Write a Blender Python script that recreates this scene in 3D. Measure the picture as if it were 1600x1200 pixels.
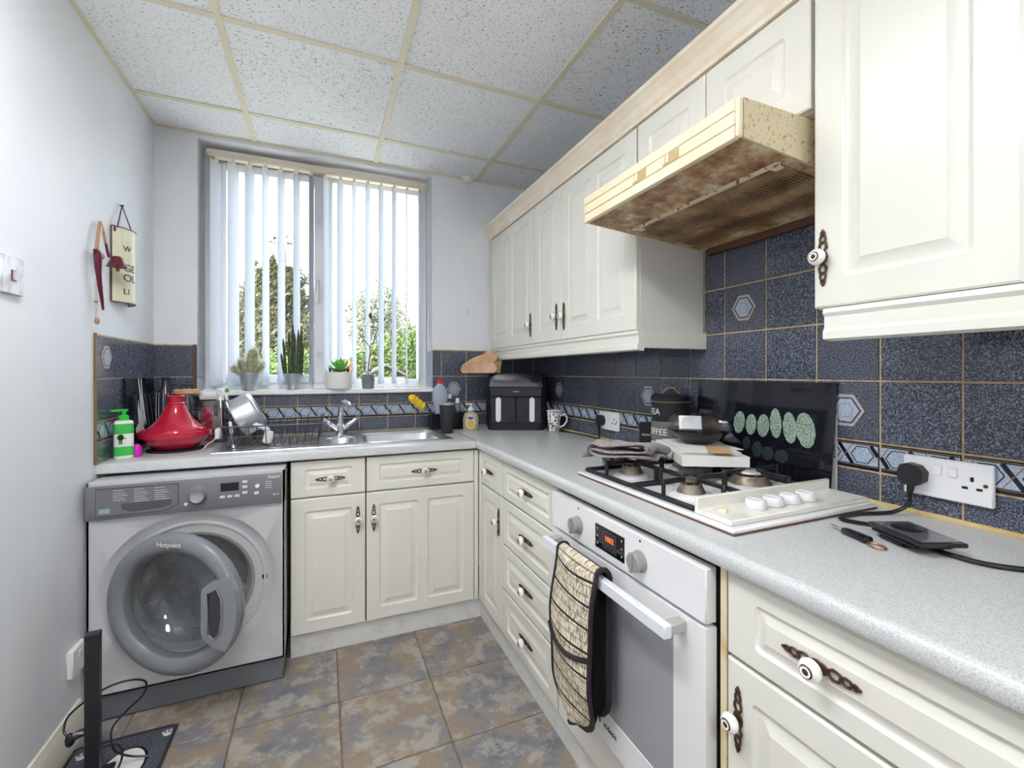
import bpy, bmesh, math, random
from mathutils import Vector, Matrix
random.seed(7)
PI = math.pi
S = bpy.context.scene
COL = S.collection
for o in list(bpy.data.objects): bpy.data.objects.remove(o)

# ------------------------------------------------------------------ camera, sky, sun, exposure
W, H = 2.097, 2.472            # room width, ceiling height (metres); left wall x=0, window wall y=0, floor z=0
YR = -5.0                      # rear wall, behind the camera
cam = bpy.data.cameras.new('camera'); co = bpy.data.objects.new('camera', cam); COL.objects.link(co)
co.location = (0.771, -2.745, 1.24); co.rotation_euler = (PI/2, 0, -0.4004)
cam.sensor_width = 36; cam.lens = 700.5/1600*36; cam.shift_y = -17.5/1600; cam.clip_start = 0.02
S.camera = co
S.view_settings.view_transform = 'Standard'; S.view_settings.look = 'None'
S.view_settings.gamma = 1; S.view_settings.use_curve_mapping = False
S.view_settings.exposure = 1.5
SKY = 2.1          # overcast sky radiance
FILL = 11.0        # radiance of the added ceiling fills, out of view
wd = bpy.data.worlds.new('sky'); S.world = wd; wd.use_nodes = True
n = wd.node_tree.nodes; l = wd.node_tree.links
bg = n['Background']; tc = n.new('ShaderNodeTexCoord'); nz = n.new('ShaderNodeTexNoise'); cr = n.new('ShaderNodeValToRGB')
nz.inputs['Scale'].default_value = 2.2; nz.inputs['Detail'].default_value = 5
l.new(tc.outputs['Generated'], nz.inputs['Vector']); l.new(nz.outputs['Fac'], cr.inputs['Fac'])
cr.color_ramp.elements[0].position = .35; cr.color_ramp.elements[0].color = (.60, .76, 1, 1)
cr.color_ramp.elements[1].position = .62; cr.color_ramp.elements[1].color = (.95, .98, 1, 1)
l.new(cr.outputs['Color'], bg.inputs['Color']); bg.inputs['Strength'].default_value = SKY
sl = bpy.data.lights.new('sun', 'SUN'); sl.energy = 4.5; sl.angle = .03; sl.color = (1, .95, .86)
so = bpy.data.objects.new('sun', sl); COL.objects.link(so); so.rotation_euler = (math.radians(42), 0, math.radians(-78))

# ------------------------------------------------------------------ helpers
def lin(c):
    return tuple((x/255/12.92 if x/255 <= .04045 else ((x/255+.055)/1.055)**2.4) for x in c[:3]) + (1,)
def prin(name):
    m = bpy.data.materials.new(name); m.use_nodes = True
    return m, m.node_tree.nodes, m.node_tree.links, m.node_tree.nodes['Principled BSDF']
def coords(nn, ll, rnd=False, scale=(1, 1, 1)):
    t = nn.new('ShaderNodeTexCoord'); mp = nn.new('ShaderNodeMapping'); mp.inputs['Scale'].default_value = scale
    ll.new(t.outputs['Object'], mp.inputs['Vector'])
    if rnd:
        oi = nn.new('ShaderNodeObjectInfo'); mu = nn.new('ShaderNodeMath'); mu.operation = 'MULTIPLY'; mu.inputs[1].default_value = 37
        ll.new(oi.outputs['Random'], mu.inputs[0]); cx = nn.new('ShaderNodeCombineXYZ')
        for i in range(3): ll.new(mu.outputs[0], cx.inputs[i])
        ll.new(cx.outputs[0], mp.inputs['Location'])
    return mp.outputs[0]
def ramp(nn, stops):
    r = nn.new('ShaderNodeValToRGB'); e = r.color_ramp.elements
    while len(e) < len(stops): e.new(.5)
    for k, (p, c) in enumerate(stops): e[k].position = p; e[k].color = lin(c)
    return r
def bump(nn, ll, b, sock, st, dist=.002):
    bp = nn.new('ShaderNodeBump'); bp.inputs['Strength'].default_value = st; bp.inputs['Distance'].default_value = dist
    ll.new(sock, bp.inputs['Height']); ll.new(bp.outputs[0], b.inputs['Normal'])
def P(name, c, rough=.5, metal=0, spec=.5, var=None, bmp=None, coat=0, rnd=False, trans=0, alpha=1, emis=None, ior=1.45, sheen=0):
    """var=(scale, second colour, lo, hi, detail)  bmp=(scale, strength)"""
    m, nn, ll, b = prin(name)
    b.inputs['Base Color'].default_value = lin(c); b.inputs['Roughness'].default_value = rough
    b.inputs['Metallic'].default_value = metal; b.inputs['Specular IOR Level'].default_value = spec
    b.inputs['Coat Weight'].default_value = coat; b.inputs['Transmission Weight'].default_value = trans
    b.inputs['Alpha'].default_value = alpha; b.inputs['IOR'].default_value = ior; b.inputs['Sheen Weight'].default_value = sheen
    if emis: b.inputs['Emission Color'].default_value = lin(emis[0]); b.inputs['Emission Strength'].default_value = emis[1]
    v = coords(nn, ll, rnd) if (var or bmp) else None
    if var:
        z = nn.new('ShaderNodeTexNoise'); z.inputs['Scale'].default_value = var[0]; z.inputs['Detail'].default_value = var[4] if len(var) > 4 else 4
        ll.new(v, z.inputs['Vector']); r = ramp(nn, [(var[2], c), (var[3], var[1])])
        ll.new(z.outputs['Fac'], r.inputs['Fac']); ll.new(r.outputs['Color'], b.inputs['Base Color'])
    if bmp:
        z = nn.new('ShaderNodeTexNoise'); z.inputs['Scale'].default_value = bmp[0]; z.inputs['Detail'].default_value = 3
        ll.new(v, z.inputs['Vector']); bump(nn, ll, b, z.outputs['Fac'], bmp[1])
    return m
def glassy(name, tint=(235, 245, 245), f=.12, rough=.03):
    """thin clear sheet: mostly lets light straight through, a little mirror"""
    m = bpy.data.materials.new(name); m.use_nodes = True; nn = m.node_tree.nodes; ll = m.node_tree.links; nn.clear()
    o = nn.new('ShaderNodeOutputMaterial'); mx = nn.new('ShaderNodeMixShader'); t = nn.new('ShaderNodeBsdfTransparent'); g = nn.new('ShaderNodeBsdfGlossy')
    t.inputs[0].default_value = lin(tint); g.inputs['Roughness'].default_value = rough; mx.inputs[0].default_value = f
    ll.new(t.outputs[0], mx.inputs[1]); ll.new(g.outputs[0], mx.inputs[2]); ll.new(mx.outputs[0], o.inputs[0])
    return m

class MB:
    def __init__(s): s.v = []; s.f = []; s.m = []
    def add(s, vs, fs, mi=0, M=None):
        o = len(s.v)
        s.v += [tuple(M @ Vector(p)) if M else tuple(p) for p in vs]
        s.f += [tuple(i+o for i in f) for f in fs]; s.m += [mi]*len(fs); return s
    def box(s, lo, hi, mi=0, bev=0, M=None, seg=1):
        x0, y0, z0 = lo; x1, y1, z1 = hi
        if not bev:
            vs = [(x0,y0,z0),(x1,y0,z0),(x1,y1,z0),(x0,y1,z0),(x0,y0,z1),(x1,y0,z1),(x1,y1,z1),(x0,y1,z1)]
            return s.add(vs, [(0,3,2,1),(4,5,6,7),(0,1,5,4),(1,2,6,5),(2,3,7,6),(3,0,4,7)], mi, M)
        b = bmesh.new(); bmesh.ops.create_cube(b, size=1)
        for q in b.verts: q.co = Vector(((x0+x1)/2+q.co.x*(x1-x0), (y0+y1)/2+q.co.y*(y1-y0), (z0+z1)/2+q.co.z*(z1-z0)))
        bmesh.ops.bevel(b, geom=b.edges[:], offset=bev, segments=seg, profile=.5, affect='EDGES')
        b.verts.index_update()
        s.add([q.co[:] for q in b.verts], [[q.index for q in f.verts] for f in b.faces], mi, M); b.free(); return s
    def lathe(s, prof, n=24, c=(0,0,0), mi=0, M=None, sq=None, caps=True):
        """prof: (r,z) list; mi may be a list per ring"""
        vs = []; fs = []; ms = []
        for r, z in prof:
            for k in range(n):
                a = 2*PI*k/n; ca, sa = math.cos(a), math.sin(a)
                if sq: ca = math.copysign(abs(ca)**sq[0], ca)*sq[1]; sa = math.copysign(abs(sa)**sq[0], sa)*sq[2]
                vs.append((c[0]+r*ca, c[1]+r*sa, c[2]+z))
        o = len(s.v)
        for i in range(len(prof)-1):
            for k in range(n):
                fs.append((i*n+k, i*n+(k+1) % n, (i+1)*n+(k+1) % n, (i+1)*n+k)); ms.append(mi[i] if isinstance(mi, (list, tuple)) else mi)
        m0 = mi[0] if isinstance(mi, (list, tuple)) else mi; m1 = mi[-1] if isinstance(mi, (list, tuple)) else mi
        if caps and prof[0][0] > 1e-6: fs.append(tuple(range(n-1, -1, -1))); ms.append(m0)
        if caps and prof[-1][0] > 1e-6: fs.append(tuple((len(prof)-1)*n+k for k in range(n))); ms.append(m1)
        s.v += [tuple(M @ Vector(p)) if M else p for p in vs]; s.f += [tuple(i+o for i in f) for f in fs]; s.m += ms; return s
    def tube(s, pts, r, n=8, mi=0, closed=False, M=None, flat=1):
        pts = [Vector(p) for p in pts]; vs = []; fs = []; L = len(pts)
        rr = r if isinstance(r, (list, tuple)) else [r]*L
        up = None
        for i, p in enumerate(pts):
            a = pts[(i-1) % L] if (closed or i) else p; b = pts[(i+1) % L] if (closed or i < L-1) else p
            t = (b-a).normalized() if (b-a).length > 1e-9 else Vector((0,0,1))
            if up is None: up = Vector((0,0,1)) if abs(t.z) < .9 else Vector((1,0,0))
            x = up.cross(t)
            if x.length < 1e-6: x = Vector((1,0,0)).cross(t)
            x.normalize(); y = t.cross(x).normalized(); up = y
            for k in range(n):
                an = 2*PI*k/n; vs.append(p + x*math.cos(an)*rr[i] + y*math.sin(an)*rr[i]*flat)
        for i in range(L if closed else L-1):
            for k in range(n):
                j = (i+1) % L; fs.append((i*n+k, i*n+(k+1) % n, j*n+(k+1) % n, j*n+k))
        if not closed: fs += [tuple(range(n-1, -1, -1)), tuple((L-1)*n+k for k in range(n))]
        return s.add(vs, fs, mi, M)
    def cyl(s, a, b, r, r2=None, n=16, mi=0, M=None): return s.tube([a, b], [r, r if r2 is None else r2], n, mi, M=M)
    def prism(s, poly, a0, a1, ax='z', mi=0, M=None):
        """poly in the two other axes (order x,y / x,z / y,z), extruded along ax from a0 to a1"""
        def q(p, a): return {'z': (p[0],p[1],a), 'y': (p[0],a,p[1]), 'x': (a,p[0],p[1])}[ax]
        k = len(poly); vs = [q(p, a0) for p in poly]+[q(p, a1) for p in poly]
        fs = [tuple(range(k-1, -1, -1)), tuple(range(k, 2*k))]+[(i, (i+1) % k, k+(i+1) % k, k+i) for i in range(k)]
        return s.add(vs, fs, mi, M)
    def ell(s, c, r, n=12, m=8, mi=0, M=None):
        vs = [(c[0], c[1], c[2]-r[2])]; fs = []
        for i in range(1, m):
            t = -PI/2+PI*i/m
            for k in range(n): vs.append((c[0]+r[0]*math.cos(t)*math.cos(2*PI*k/n), c[1]+r[1]*math.cos(t)*math.sin(2*PI*k/n), c[2]+r[2]*math.sin(t)))
        vs.append((c[0], c[1], c[2]+r[2])); e = len(vs)-1
        for k in range(n):
            fs.append((0, 1+(k+1) % n, 1+k)); fs.append((e, 1+(m-2)*n+k, 1+(m-2)*n+(k+1) % n))
            for i in range(m-2): fs.append((1+i*n+k, 1+i*n+(k+1) % n, 1+(i+1)*n+(k+1) % n, 1+(i+1)*n+k))
        return s.add(vs, fs, mi, M)
    def grid(s, fn, nu, nv, mi=0, closed_u=False):
        vs = [fn(i/nu, j/nv) for j in range(nv+1) for i in range(nu+1)]
        return s.add(vs, [(j*(nu+1)+i, j*(nu+1)+i+1, (j+1)*(nu+1)+i+1, (j+1)*(nu+1)+i) for j in range(nv) for i in range(nu)], mi)
    def mesh(s, name, mats, angle=38):
        me = bpy.data.meshes.new(name); me.from_pydata(s.v, [], s.f)
        for m in (mats if isinstance(mats, (list, tuple)) else [mats]): me.materials.append(m)
        me.polygons.foreach_set('material_index', s.m); me.polygons.foreach_set('use_smooth', [True]*len(s.f))
        me.update(); me.set_sharp_from_angle(angle=math.radians(angle)); return me
    def build(s, name, mats, parent=None, loc=(0,0,0), rot=(0,0,0), label=None, angle=38):
        return put(name, s.mesh(name, mats, angle), parent, loc, rot, label)
def put(name, me, parent=None, loc=(0,0,0), rot=(0,0,0), label=None):
    o = bpy.data.objects.new(name, me); COL.objects.link(o); o.parent = parent
    o.location = loc; o.rotation_euler = rot
    if label: o['label'] = label
    return o
def tag(o, label, cat, group=None):
    o['label'] = label; o['category'] = cat
    if group: o['group'] = group
    return o
def thing(name, label, cat, loc=(0,0,0), rotz=0, group=None, rot=None):
    o = bpy.data.objects.new(name, None); COL.objects.link(o); o.location = loc
    o.rotation_euler = rot if rot else (0,0,rotz); o.empty_display_size = .05
    return tag(o, label, cat, group)
def struct(o): o['kind'] = 'structure'; return o
def box1(name, lo, hi, mat, parent=None, bev=0, **k): return MB().box(lo, hi, 0, bev).build(name, mat, parent, **k)
def text(name, body, size, mat, parent, loc, rot, bend=None, extrude=.0004, align='CENTER', squash=1):
    cu = bpy.data.curves.new('txt', 'FONT'); cu.body = body; cu.size = size; cu.extrude = extrude; cu.align_x = align; cu.align_y = 'CENTER'; cu.resolution_u = 3
    t = bpy.data.objects.new('txt', cu); COL.objects.link(t)
    me = bpy.data.meshes.new_from_object(t.evaluated_get(bpy.context.evaluated_depsgraph_get()))
    bpy.data.objects.remove(t); me.materials.clear(); me.materials.append(mat)
    for v in me.vertices:
        v.co.x *= squash
        if bend: a = v.co.x/bend; r = bend+v.co.z; v.co = Vector((r*math.sin(a), v.co.y, r*math.cos(a)-bend))
    return put(name, me, parent, loc, rot)
FR = (PI/2, 0, 0)            # text standing up, facing -y in the local frame
def rr(x0, x1, z0, z1, r, n=3):
    pts = []
    for cx, cz, a0 in ((x1-r, z0+r, -90), (x1-r, z1-r, 0), (x0+r, z1-r, 90), (x0+r, z0+r, 180)):
        for k in range(n+1):
            a = math.radians(a0+90*k/n); pts.append((cx+r*math.cos(a), cz+r*math.sin(a)))
    return pts
def plate(mb, fn, u0, u1, v0, v1, cells, mi=0, n=3):
    """flat sheet with shaped holes; fn(u,v,d)->xyz; cells: (ua,ub,[hole rect],[(inset,depth,radius)...], cap material, va, vb)"""
    for ua, ub, hr, lev, cm in cells:
        rings = [[fn(u, v, 0) for u, v in rr(ua, ub, v0, v1, 1e-5, n)]]
        for ins, d, r in lev: rings.append([fn(u, v, d) for u, v in rr(hr[0]+ins, hr[1]-ins, hr[2]+ins, hr[3]-ins, r, n)])
        k = len(rings[0]); vs = [p for r in rings for p in r]; fs = []
        for i in range(len(rings)-1): fs += [(i*k+j, i*k+(j+1) % k, (i+1)*k+(j+1) % k, (i+1)*k+j) for j in range(k)]
        mb.add(vs, fs, mi); mb.add(rings[-1], [tuple(range(k))], cm)
    return mb

# ------------------------------------------------------------------ materials
def m_speckle(name, base, specks, scale, lo, hi, rough=.15, spec=.5, coat=0, rnd=True, extra=None):
    m, nn, ll, b = prin(name); v = coords(nn, ll, rnd)
    z = nn.new('ShaderNodeTexNoise'); z.inputs['Scale'].default_value = scale; z.inputs['Detail'].default_value = 3; z.inputs['Roughness'].default_value = .75
    ll.new(v, z.inputs['Vector']); r = ramp(nn, [(lo, base), (hi, specks)]+([(extra[0], extra[1])] if extra else []))
    ll.new(z.outputs['Fac'], r.inputs['Fac']); ll.new(r.outputs['Color'], b.inputs['Base Color'])
    b.inputs['Roughness'].default_value = rough; b.inputs['Specular IOR Level'].default_value = spec; b.inputs['Coat Weight'].default_value = coat
    return m
M_WALL = P('painted_plaster', (236, 238, 241), .5, var=(3, (231, 233, 237), .35, .7), bmp=(60, .05))
M_REVEAL = P('reveal_paint', (240, 240, 242), .5)
M_TILE = m_speckle('navy_granite_glaze', (46, 50, 64), (158, 166, 184), 330, .48, .66, .12)
M_TILEB = m_speckle('pale_blue_glaze', (146, 164, 188), (196, 208, 222), 300, .40, .62, .14)
M_GROUT = P('beige_grout', (206, 184, 146), .8, var=(40, (160, 138, 104), .45, .75))
M_GOLD = P('gold_line_glaze', (150, 118, 80), .35, .3)
M_INK = P('dark_glaze', (24, 26, 40), .15)
M_CREAM = P('cream_vinyl', (231, 229, 218), .28, var=(2.2, (226, 223, 208), .45, .75), spec=.5)
M_CARC = P('carcass_board', (224, 222, 214), .45)
M_CORN = P('cornice_cream', (238, 222, 196), .35, var=(9, (244, 234, 214), .4, .65))
M_BRONZE = P('antique_bronze', (112, 84, 66), .38, .85, var=(120, (66, 48, 40), .4, .7))
M_PORC = P('white_porcelain', (246, 244, 240), .12, coat=.3)
M_WT = m_speckle('grey_speckled_laminate', (176, 178, 176), (214, 215, 213), 420, .36, .56, .30, rnd=False)
M_WHITE = P('white_enamel', (234, 234, 233), .22)
M_UPVC = P('white_upvc', (246, 247, 248), .3)
M_STEEL = P('stainless_steel', (232, 233, 235), .29, 1, var=(14, (214, 215, 218), .3, .7))
M_CHROME = P('chrome', (225, 227, 230), .06, 1)
M_BLACK = P('black_plastic', (20, 20, 23), .35)
M_BLACKG = P('gloss_black_plastic', (15, 15, 24), .07, coat=.4)
M_BLACKM = P('matt_black_metal', (30, 30, 33), .5, .2)
M_DARK = P('dark_gap', (22, 19, 18), .8)
M_WINGLASS = glassy('window_glass', (250, 252, 252), .05)
M_CLEAR = glassy('clear_plastic', (228, 234, 236), .16, .08)
M_JAR = glassy('jar_glass', (215, 226, 228), .2, .03)
M_RED = P('cherry_red_glaze', (186, 18, 50), .13, coat=.8, var=(6, (206, 36, 66), .4, .7))
M_GREEN = P('bright_green_plastic', (70, 196, 84), .3)
M_PAPER = P('white_paper', (240, 239, 235), .7)
M_GREYP = P('mid_grey_plastic', (120, 122, 128), .35)
def m_floor():
    m, nn, ll, b = prin('slate_floor_tile'); v = coords(nn, ll, True)
    def noise(s, d=6, r=.6):
        z = nn.new('ShaderNodeTexNoise'); z.inputs['Scale'].default_value = s; z.inputs['Detail'].default_value = d; z.inputs['Roughness'].default_value = r
        z.inputs['Distortion'].default_value = .12; ll.new(v, z.inputs['Vector']); return z.outputs['Fac']
    r1 = ramp(nn, [(.3, (104, 104, 112)), (.47, (130, 127, 128)), (.56, (152, 134, 112)), (.63, (140, 128, 118)), (.70, (126, 124, 128))]); ll.new(noise(6.5, 9, .68), r1.inputs['Fac'])
    r2 = ramp(nn, [(.50, (0, 0, 0)), (.58, (255, 255, 255))]); ll.new(noise(10, 10, .72), r2.inputs['Fac'])
    mx = nn.new('ShaderNodeMix'); mx.data_type = 'RGBA'; mx.inputs[7].default_value = lin((190, 184, 172))
    mu = nn.new('ShaderNodeMath'); mu.operation = 'MULTIPLY'; mu.inputs[1].default_value = .5; ll.new(r2.outputs['Color'], mu.inputs[0])
    ll.new(mu.outputs[0], mx.inputs[0]); ll.new(r1.outputs['Color'], mx.inputs[6]); ll.new(mx.outputs[2], b.inputs['Base Color'])
    b.inputs['Roughness'].default_value = .42; bump(nn, ll, b, noise(11, 8, .65), .5, .004); return m
M_FLOOR = m_floor()
def m_ceil():
    m, nn, ll, b = prin('mineral_fibre_tile'); v = coords(nn, ll, True, (1, 2.2, 1))
    z = nn.new('ShaderNodeTexNoise'); z.inputs['Scale'].default_value = 95; z.inputs['Detail'].default_value = 2; z.inputs['Roughness'].default_value = .55
    ll.new(v, z.inputs['Vector']); r = ramp(nn, [(.32, (118, 116, 116)), (.385, (246, 247, 248))]); ll.new(z.outputs['Fac'], r.inputs['Fac'])
    ll.new(r.outputs['Color'], b.inputs['Base Color']); b.inputs['Roughness'].default_value = .9
    r3 = ramp(nn, [(.28, (0, 0, 0)), (.40, (255, 255, 255))]); ll.new(z.outputs['Fac'], r3.inputs['Fac']); bump(nn, ll, b, r3.outputs['Color'], .6, .003); return m
M_CTILE = m_ceil()
M_CBAR = P('yellowed_grid_bar', (226, 220, 194), .45)
M_FILL = P('fill_emitter', (255, 255, 255), .5, emis=((250, 251, 255), FILL))

# ------------------------------------------------------------------ structure
def wall(name, boxes, mat=M_WALL):
    mb = MB()
    for lo, hi in boxes: mb.box(lo, hi)
    return struct(mb.build(name, mat))
RX0, RX1, RZ0, RZ1 = .18, 1.396, 1.125, 2.452          # window recess in the back wall
wl = wall('wall_left', [((-.12, YR-.12, -.05), (0, .30, H+.12))])
wr = wall('wall_right', [((W, YR-.12, -.05), (W+.12, .30, H+.12))])
wb = wall('wall_back', [((0, 0, -.05), (RX0, .30, H+.12)), ((RX1, 0, -.05), (W, .30, H+.12)), ((RX0, 0, -.05), (RX1, .30, RZ0)), ((RX0, 0, RZ1), (RX1, .30, H+.12))])
we = wall('wall_rear', [((0, YR-.12, -.05), (W, YR, H+.12))])
fl = struct(box1('floor', (-.12, YR-.12, -.06), (W+.12, .30, -.004), P('floor_grout', (132, 122, 104), .9, var=(30, (100, 92, 80), .4, .7))))
ce = struct(box1('ceiling', (-.12, YR-.12, H+.02), (W+.12, .30, H+.12), M_CTILE))
# floor tiles
Q = .3454
def tmesh(cache, key, mk):
    if key not in cache: cache[key] = mk()
    return cache[key]
tc_ = {}
for i in range(-2, 5):
    for j in range(-2, 12):
        x0, x1 = max(.485+Q*i, 0), min(.485+Q*(i+1), W); y1, y0 = min(-.934-Q*(j-1)+0, 0), max(-.934-Q*j, YR)
        if x1-x0 < .02 or y1-y0 < .02 or (x0 > 1.56): continue
        if y0 > -.55: continue
        a, b_ = round(x1-x0-.005, 4), round(y1-y0-.005, 4)
        me = tmesh(tc_, (a, b_), lambda: MB().box((0, 0, -.006), (a, b_, 0), 0, .002).mesh('tile', M_FLOOR))
        put('tile', me, fl, (x0+.0025, y0+.0025, 0))
# ceiling tiles and grid
gx = [0, .437, 1.06, 1.683, W]; gy = [0, -.293, -.916, -1.539, -2.162, -2.785, -3.408, -4.031, -4.654, YR]
cc = {}
for i in range(4):
    for j in range(9):
        a, b_ = round(gx[i+1]-gx[i]-.012, 4), round(gy[j]-gy[j+1]-.012, 4)
        me = tmesh(cc, (a, b_), lambda: MB().box((0, 0, 0), (a, b_, .014), 0, .002).mesh('ceiling_tile', M_CTILE))
        put('ceiling_tile', me, ce, (gx[i]+.006, gy[j+1]+.006, H+.004))
for x in gx[1:4]: box1('grid_bar', (x-.012, YR, H-.002), (x+.012, 0, H+.006), M_CBAR, ce)
for y in gy[1:9]:
    for i in range(4): box1('grid_bar', (gx[i]+(.012 if i else 0), y-.012, H-.001), (gx[i+1]-(.012 if i < 3 else 0), y+.012, H+.006), M_CBAR, ce)
for lo, hi in (((0, YR, H-.004), (.014, 0, H+.004)), ((.014, -.014, H-.004), (W, 0, H+.004)), ((W-.014, YR, H-.004), (W, -.014, H+.004))): box1('edge_bar', lo, hi, M_CBAR, ce)
for k, (x, y) in enumerate(((.48, -1.98), (.70, -3.95))):  # fill lights added out of view to brighten the interior
    t = thing('added_fill_light', ('added fill light on the ceiling over the middle of the kitchen', 'added fill light on the ceiling near the rear wall')[k], 'fill light', (x, y, H))
    L = (.48, .48)[k]
    box1('base_tray', (-.16, -L, -.030), (.16, L, -.003), M_WHITE, t, .003)
    for x_ in (-.16, .148): box1('side_skirt', (x_, -L, -.060), (x_+.012, L, -.0305), M_WHITE, t, .002)
    box1('fill_panel', (-.147, -L+.013, -.052), (.147, L-.013, -.0305), M_FILL, t)
    for s_ in (-1, 1): MB().box((-.147, min(s_*(L-.012), s_*L), -.060), (.147, max(s_*(L-.012), s_*L), -.0305), 0, .002).build('end_cap', M_WHITE, t)

# wall tiles
TP = .1614
ZR = [.905, .982, 1.058, 1.2187, 1.3801, 1.5415, 1.7029]
tiles = {}
def med_geo(mb, cx, cz):
    def hexa(w, h, y, mi):
        p = [(cx-w, cz), (cx-w*.42, cz-h), (cx+w*.42, cz-h), (cx+w, cz), (cx+w*.42, cz+h), (cx-w*.42, cz+h)]
        mb.prism(p, y, -.004, 'y', mi)
    hexa(.048, .044, -.0074, 2); hexa(.046, .042, -.0078, 1); hexa(.040, .036, -.0081, 2); hexa(.037, .033, -.0084, 3); hexa(.0345, .0308, -.0087, 1); hexa(.021, .018, -.0090, 2); hexa(.0195, .0165, -.0093, 1)
def border_geo(mb, w):
    a, b = .012, .064
    mb.box((.001, -.0074, a), (w-.001, -.004, b), 1)
    mb.box((.001, -.0076, .008), (w-.001, -.004, .0095), 2); mb.box((.001, -.0076, .0665), (w-.001, -.004, .068), 2)
    def bar(x0, z0, x1, z1, t, y, mi):
        d = Vector((x1-x0, z1-z0)); nn = Vector((-d.y, d.x)).normalized()*t/2
        mb.prism([(x0-nn.x, z0-nn.y), (x1-nn.x, z1-nn.y), (x1+nn.x, z1+nn.y), (x0+nn.x, z0+nn.y)], y, -.005, 'y', mi)
    for k in range(2):
        c = TP/4+k*TP/2-.002
        if c > w+.02: continue
        zc = (a+b)/2; hw = .027; hh = .021
        pts = [(c-hw, zc), (c-hw*.5, zc-hh), (c+hw*.5, zc-hh), (c+hw, zc), (c+hw*.5, zc+hh), (c-hw*.5, zc+hh)]
        for i in range(6):
            p, q = pts[i], pts[(i+1) % 6]
            if max(p[0], q[0]) < w: bar(*p, *q, .0022, -.0080, 3)
        for x, f in ((c+TP/4, 1),):
            if x+.018 < w: bar(x-.017, b, x+.017, a, .009, -.0083, 3)
            if x+.018 < w: bar(x-.017, a, x+.017, b, .0018, -.0085, 2)
        if c-TP/4 < .02: bar(.001, zc, .017, a, .009, -.0083, 3); bar(.001, zc, .017, b, .0018, -.0085, 2)
        if k == 1 and w > .15: bar(w-.017, b, w-.001, zc, .009, -.0083, 3)
def tile_mesh(w, h, kind):
    w, h = round(w, 4), round(h, 4)
    def mk():
        mb = MB().box((0, -.006, 0), (w, 0, h), 3 if kind == 'border' else 0, .0012)
        if kind == 'medallion': med_geo(mb, w/2, h/2)
        if kind == 'border': border_geo(mb, w)
        return mb.mesh('tile', [M_TILE, M_TILEB, M_GOLD, M_INK])
    return tmesh(tiles, (w, h, kind), mk)
G = .0050
def tile_at(par, o, rz, u0, u1, z0, z1, kind='plain'):
    """o: wall origin; u runs along the wall in the tile's local x"""
    if u1-u0 < .012 or z1-z0 < .012: return
    me = tile_mesh(u1-u0-G, z1-z0-G, kind); c, s = math.cos(rz), math.sin(rz); u = u0+G/2
    nm = {'plain': 'tile', 'medallion': 'medallion_tile', 'border': 'border_tile'}[kind]
    # .0025 of grout bed shows behind the tiles
    put(nm, me, par, (o[0]+c*u+s*.0008, o[1]+s*u-c*.0008, z0+G/2), (0, 0, rz))
def kinds(r): return 'border' if r == 1 else 'plain'
# right wall: local x runs towards the camera
cols = [0]+[.1158+TP*k for k in range(18)]
box1('grout_bed', (W-.0035, -2.95, .902), (W, 0, 1.384), M_GROUT, wr); box1('grout_bed', (W-.0035, -2.09, 1.384), (W, -1.47, 1.712), M_GROUT, wr)
for k in range(len(cols)-1):
    u0, u1 = cols[k], cols[k+1]
    for r in range(4):
        yc = -(u0+u1)/2; kd = kinds(r)
        if r == 2 and min(abs(yc+q) for q in (1.975, 1.165, .358)) < .06: kd = 'medallion'
        tile_at(wr, (W, 0), -PI/2, u0, u1, ZR[r], ZR[r+1], kd)
    if 1.40 < u1 and u0 < 2.07:
        for r in (4, 5): tile_at(wr, (W, 0), -PI/2, max(u0, 1.478), min(u1, 2.082), ZR[r], ZR[r+1], 'medallion' if (r == 4 and abs((u0+u1)/2-1.645) < .06) else 'plain')
# back wall
box1('grout_bed', (0, -.0035, .902), (RX0, 0, 1.384), M_GROUT, wb); box1('grout_bed', (RX1, -.0035, .902), (W-.008, 0, 1.384), M_GROUT, wb); box1('grout_bed', (RX0, -.0035, .902), (RX1, 0, 1.118), M_GROUT, wb)
bc = [.003, .165]+[.323]+[.4844+TP*k for k in range(11)]
for k in range(len(bc)-1):
    u0, u1 = bc[k], min(bc[k+1], W-.008)
    for r in range(4):
        if r >= 2 and u1 > RX0+.01 and u0 < RX1-.01:
            if u0 < RX1 < u1:
                tile_at(wb, (0, 0), 0, RX1, u1, ZR[r], ZR[r+1]); 
                if r == 2: tile_at(wb, (0, 0), 0, u0, RX1, ZR[2], 1.120)
            elif r == 2: tile_at(wb, (0, 0), 0, max(u0, RX0-.015), u1, ZR[2], 1.120)
            continue
        tile_at(wb, (0, 0), 0, u0, u1, ZR[r], ZR[r+1], 'medallion' if (r == 2 and abs((u0+u1)/2-1.533) < .05) else kinds(r))
# left wall: local x runs away from the camera
box1('grout_bed', (0, -.632, .902), (.0035, -.008, 1.384), M_GROUT, wl)
lc = [-.630, -.470, -.309, -.148, -.008]
for k in range(4):
    for r in range(4): tile_at(wl, (0, 0), PI/2, lc[k], lc[k+1], ZR[r], ZR[r+1], 'medallion' if (r == 3 and k == 0) else kinds(r))
# reveal tiles
for z0, z1 in ((1.152, 1.2187), (1.2187, 1.3801)):
    for par, x, rz, u0, u1 in ((wb, RX0, PI/2, .002, .098), (wb, RX1, -PI/2, -.098, -.002)):
        me = tmesh(tiles, ('rev', round(z1-z0, 4)), lambda: MB().box((0, -.006, 0), (.096-G, 0, z1-z0-G), 0, .0015).mesh('tile', M_TILEB))
        put('tile', me, par, (x, u0 if rz > 0 else -u0, z0), (0, 0, rz))
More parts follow.
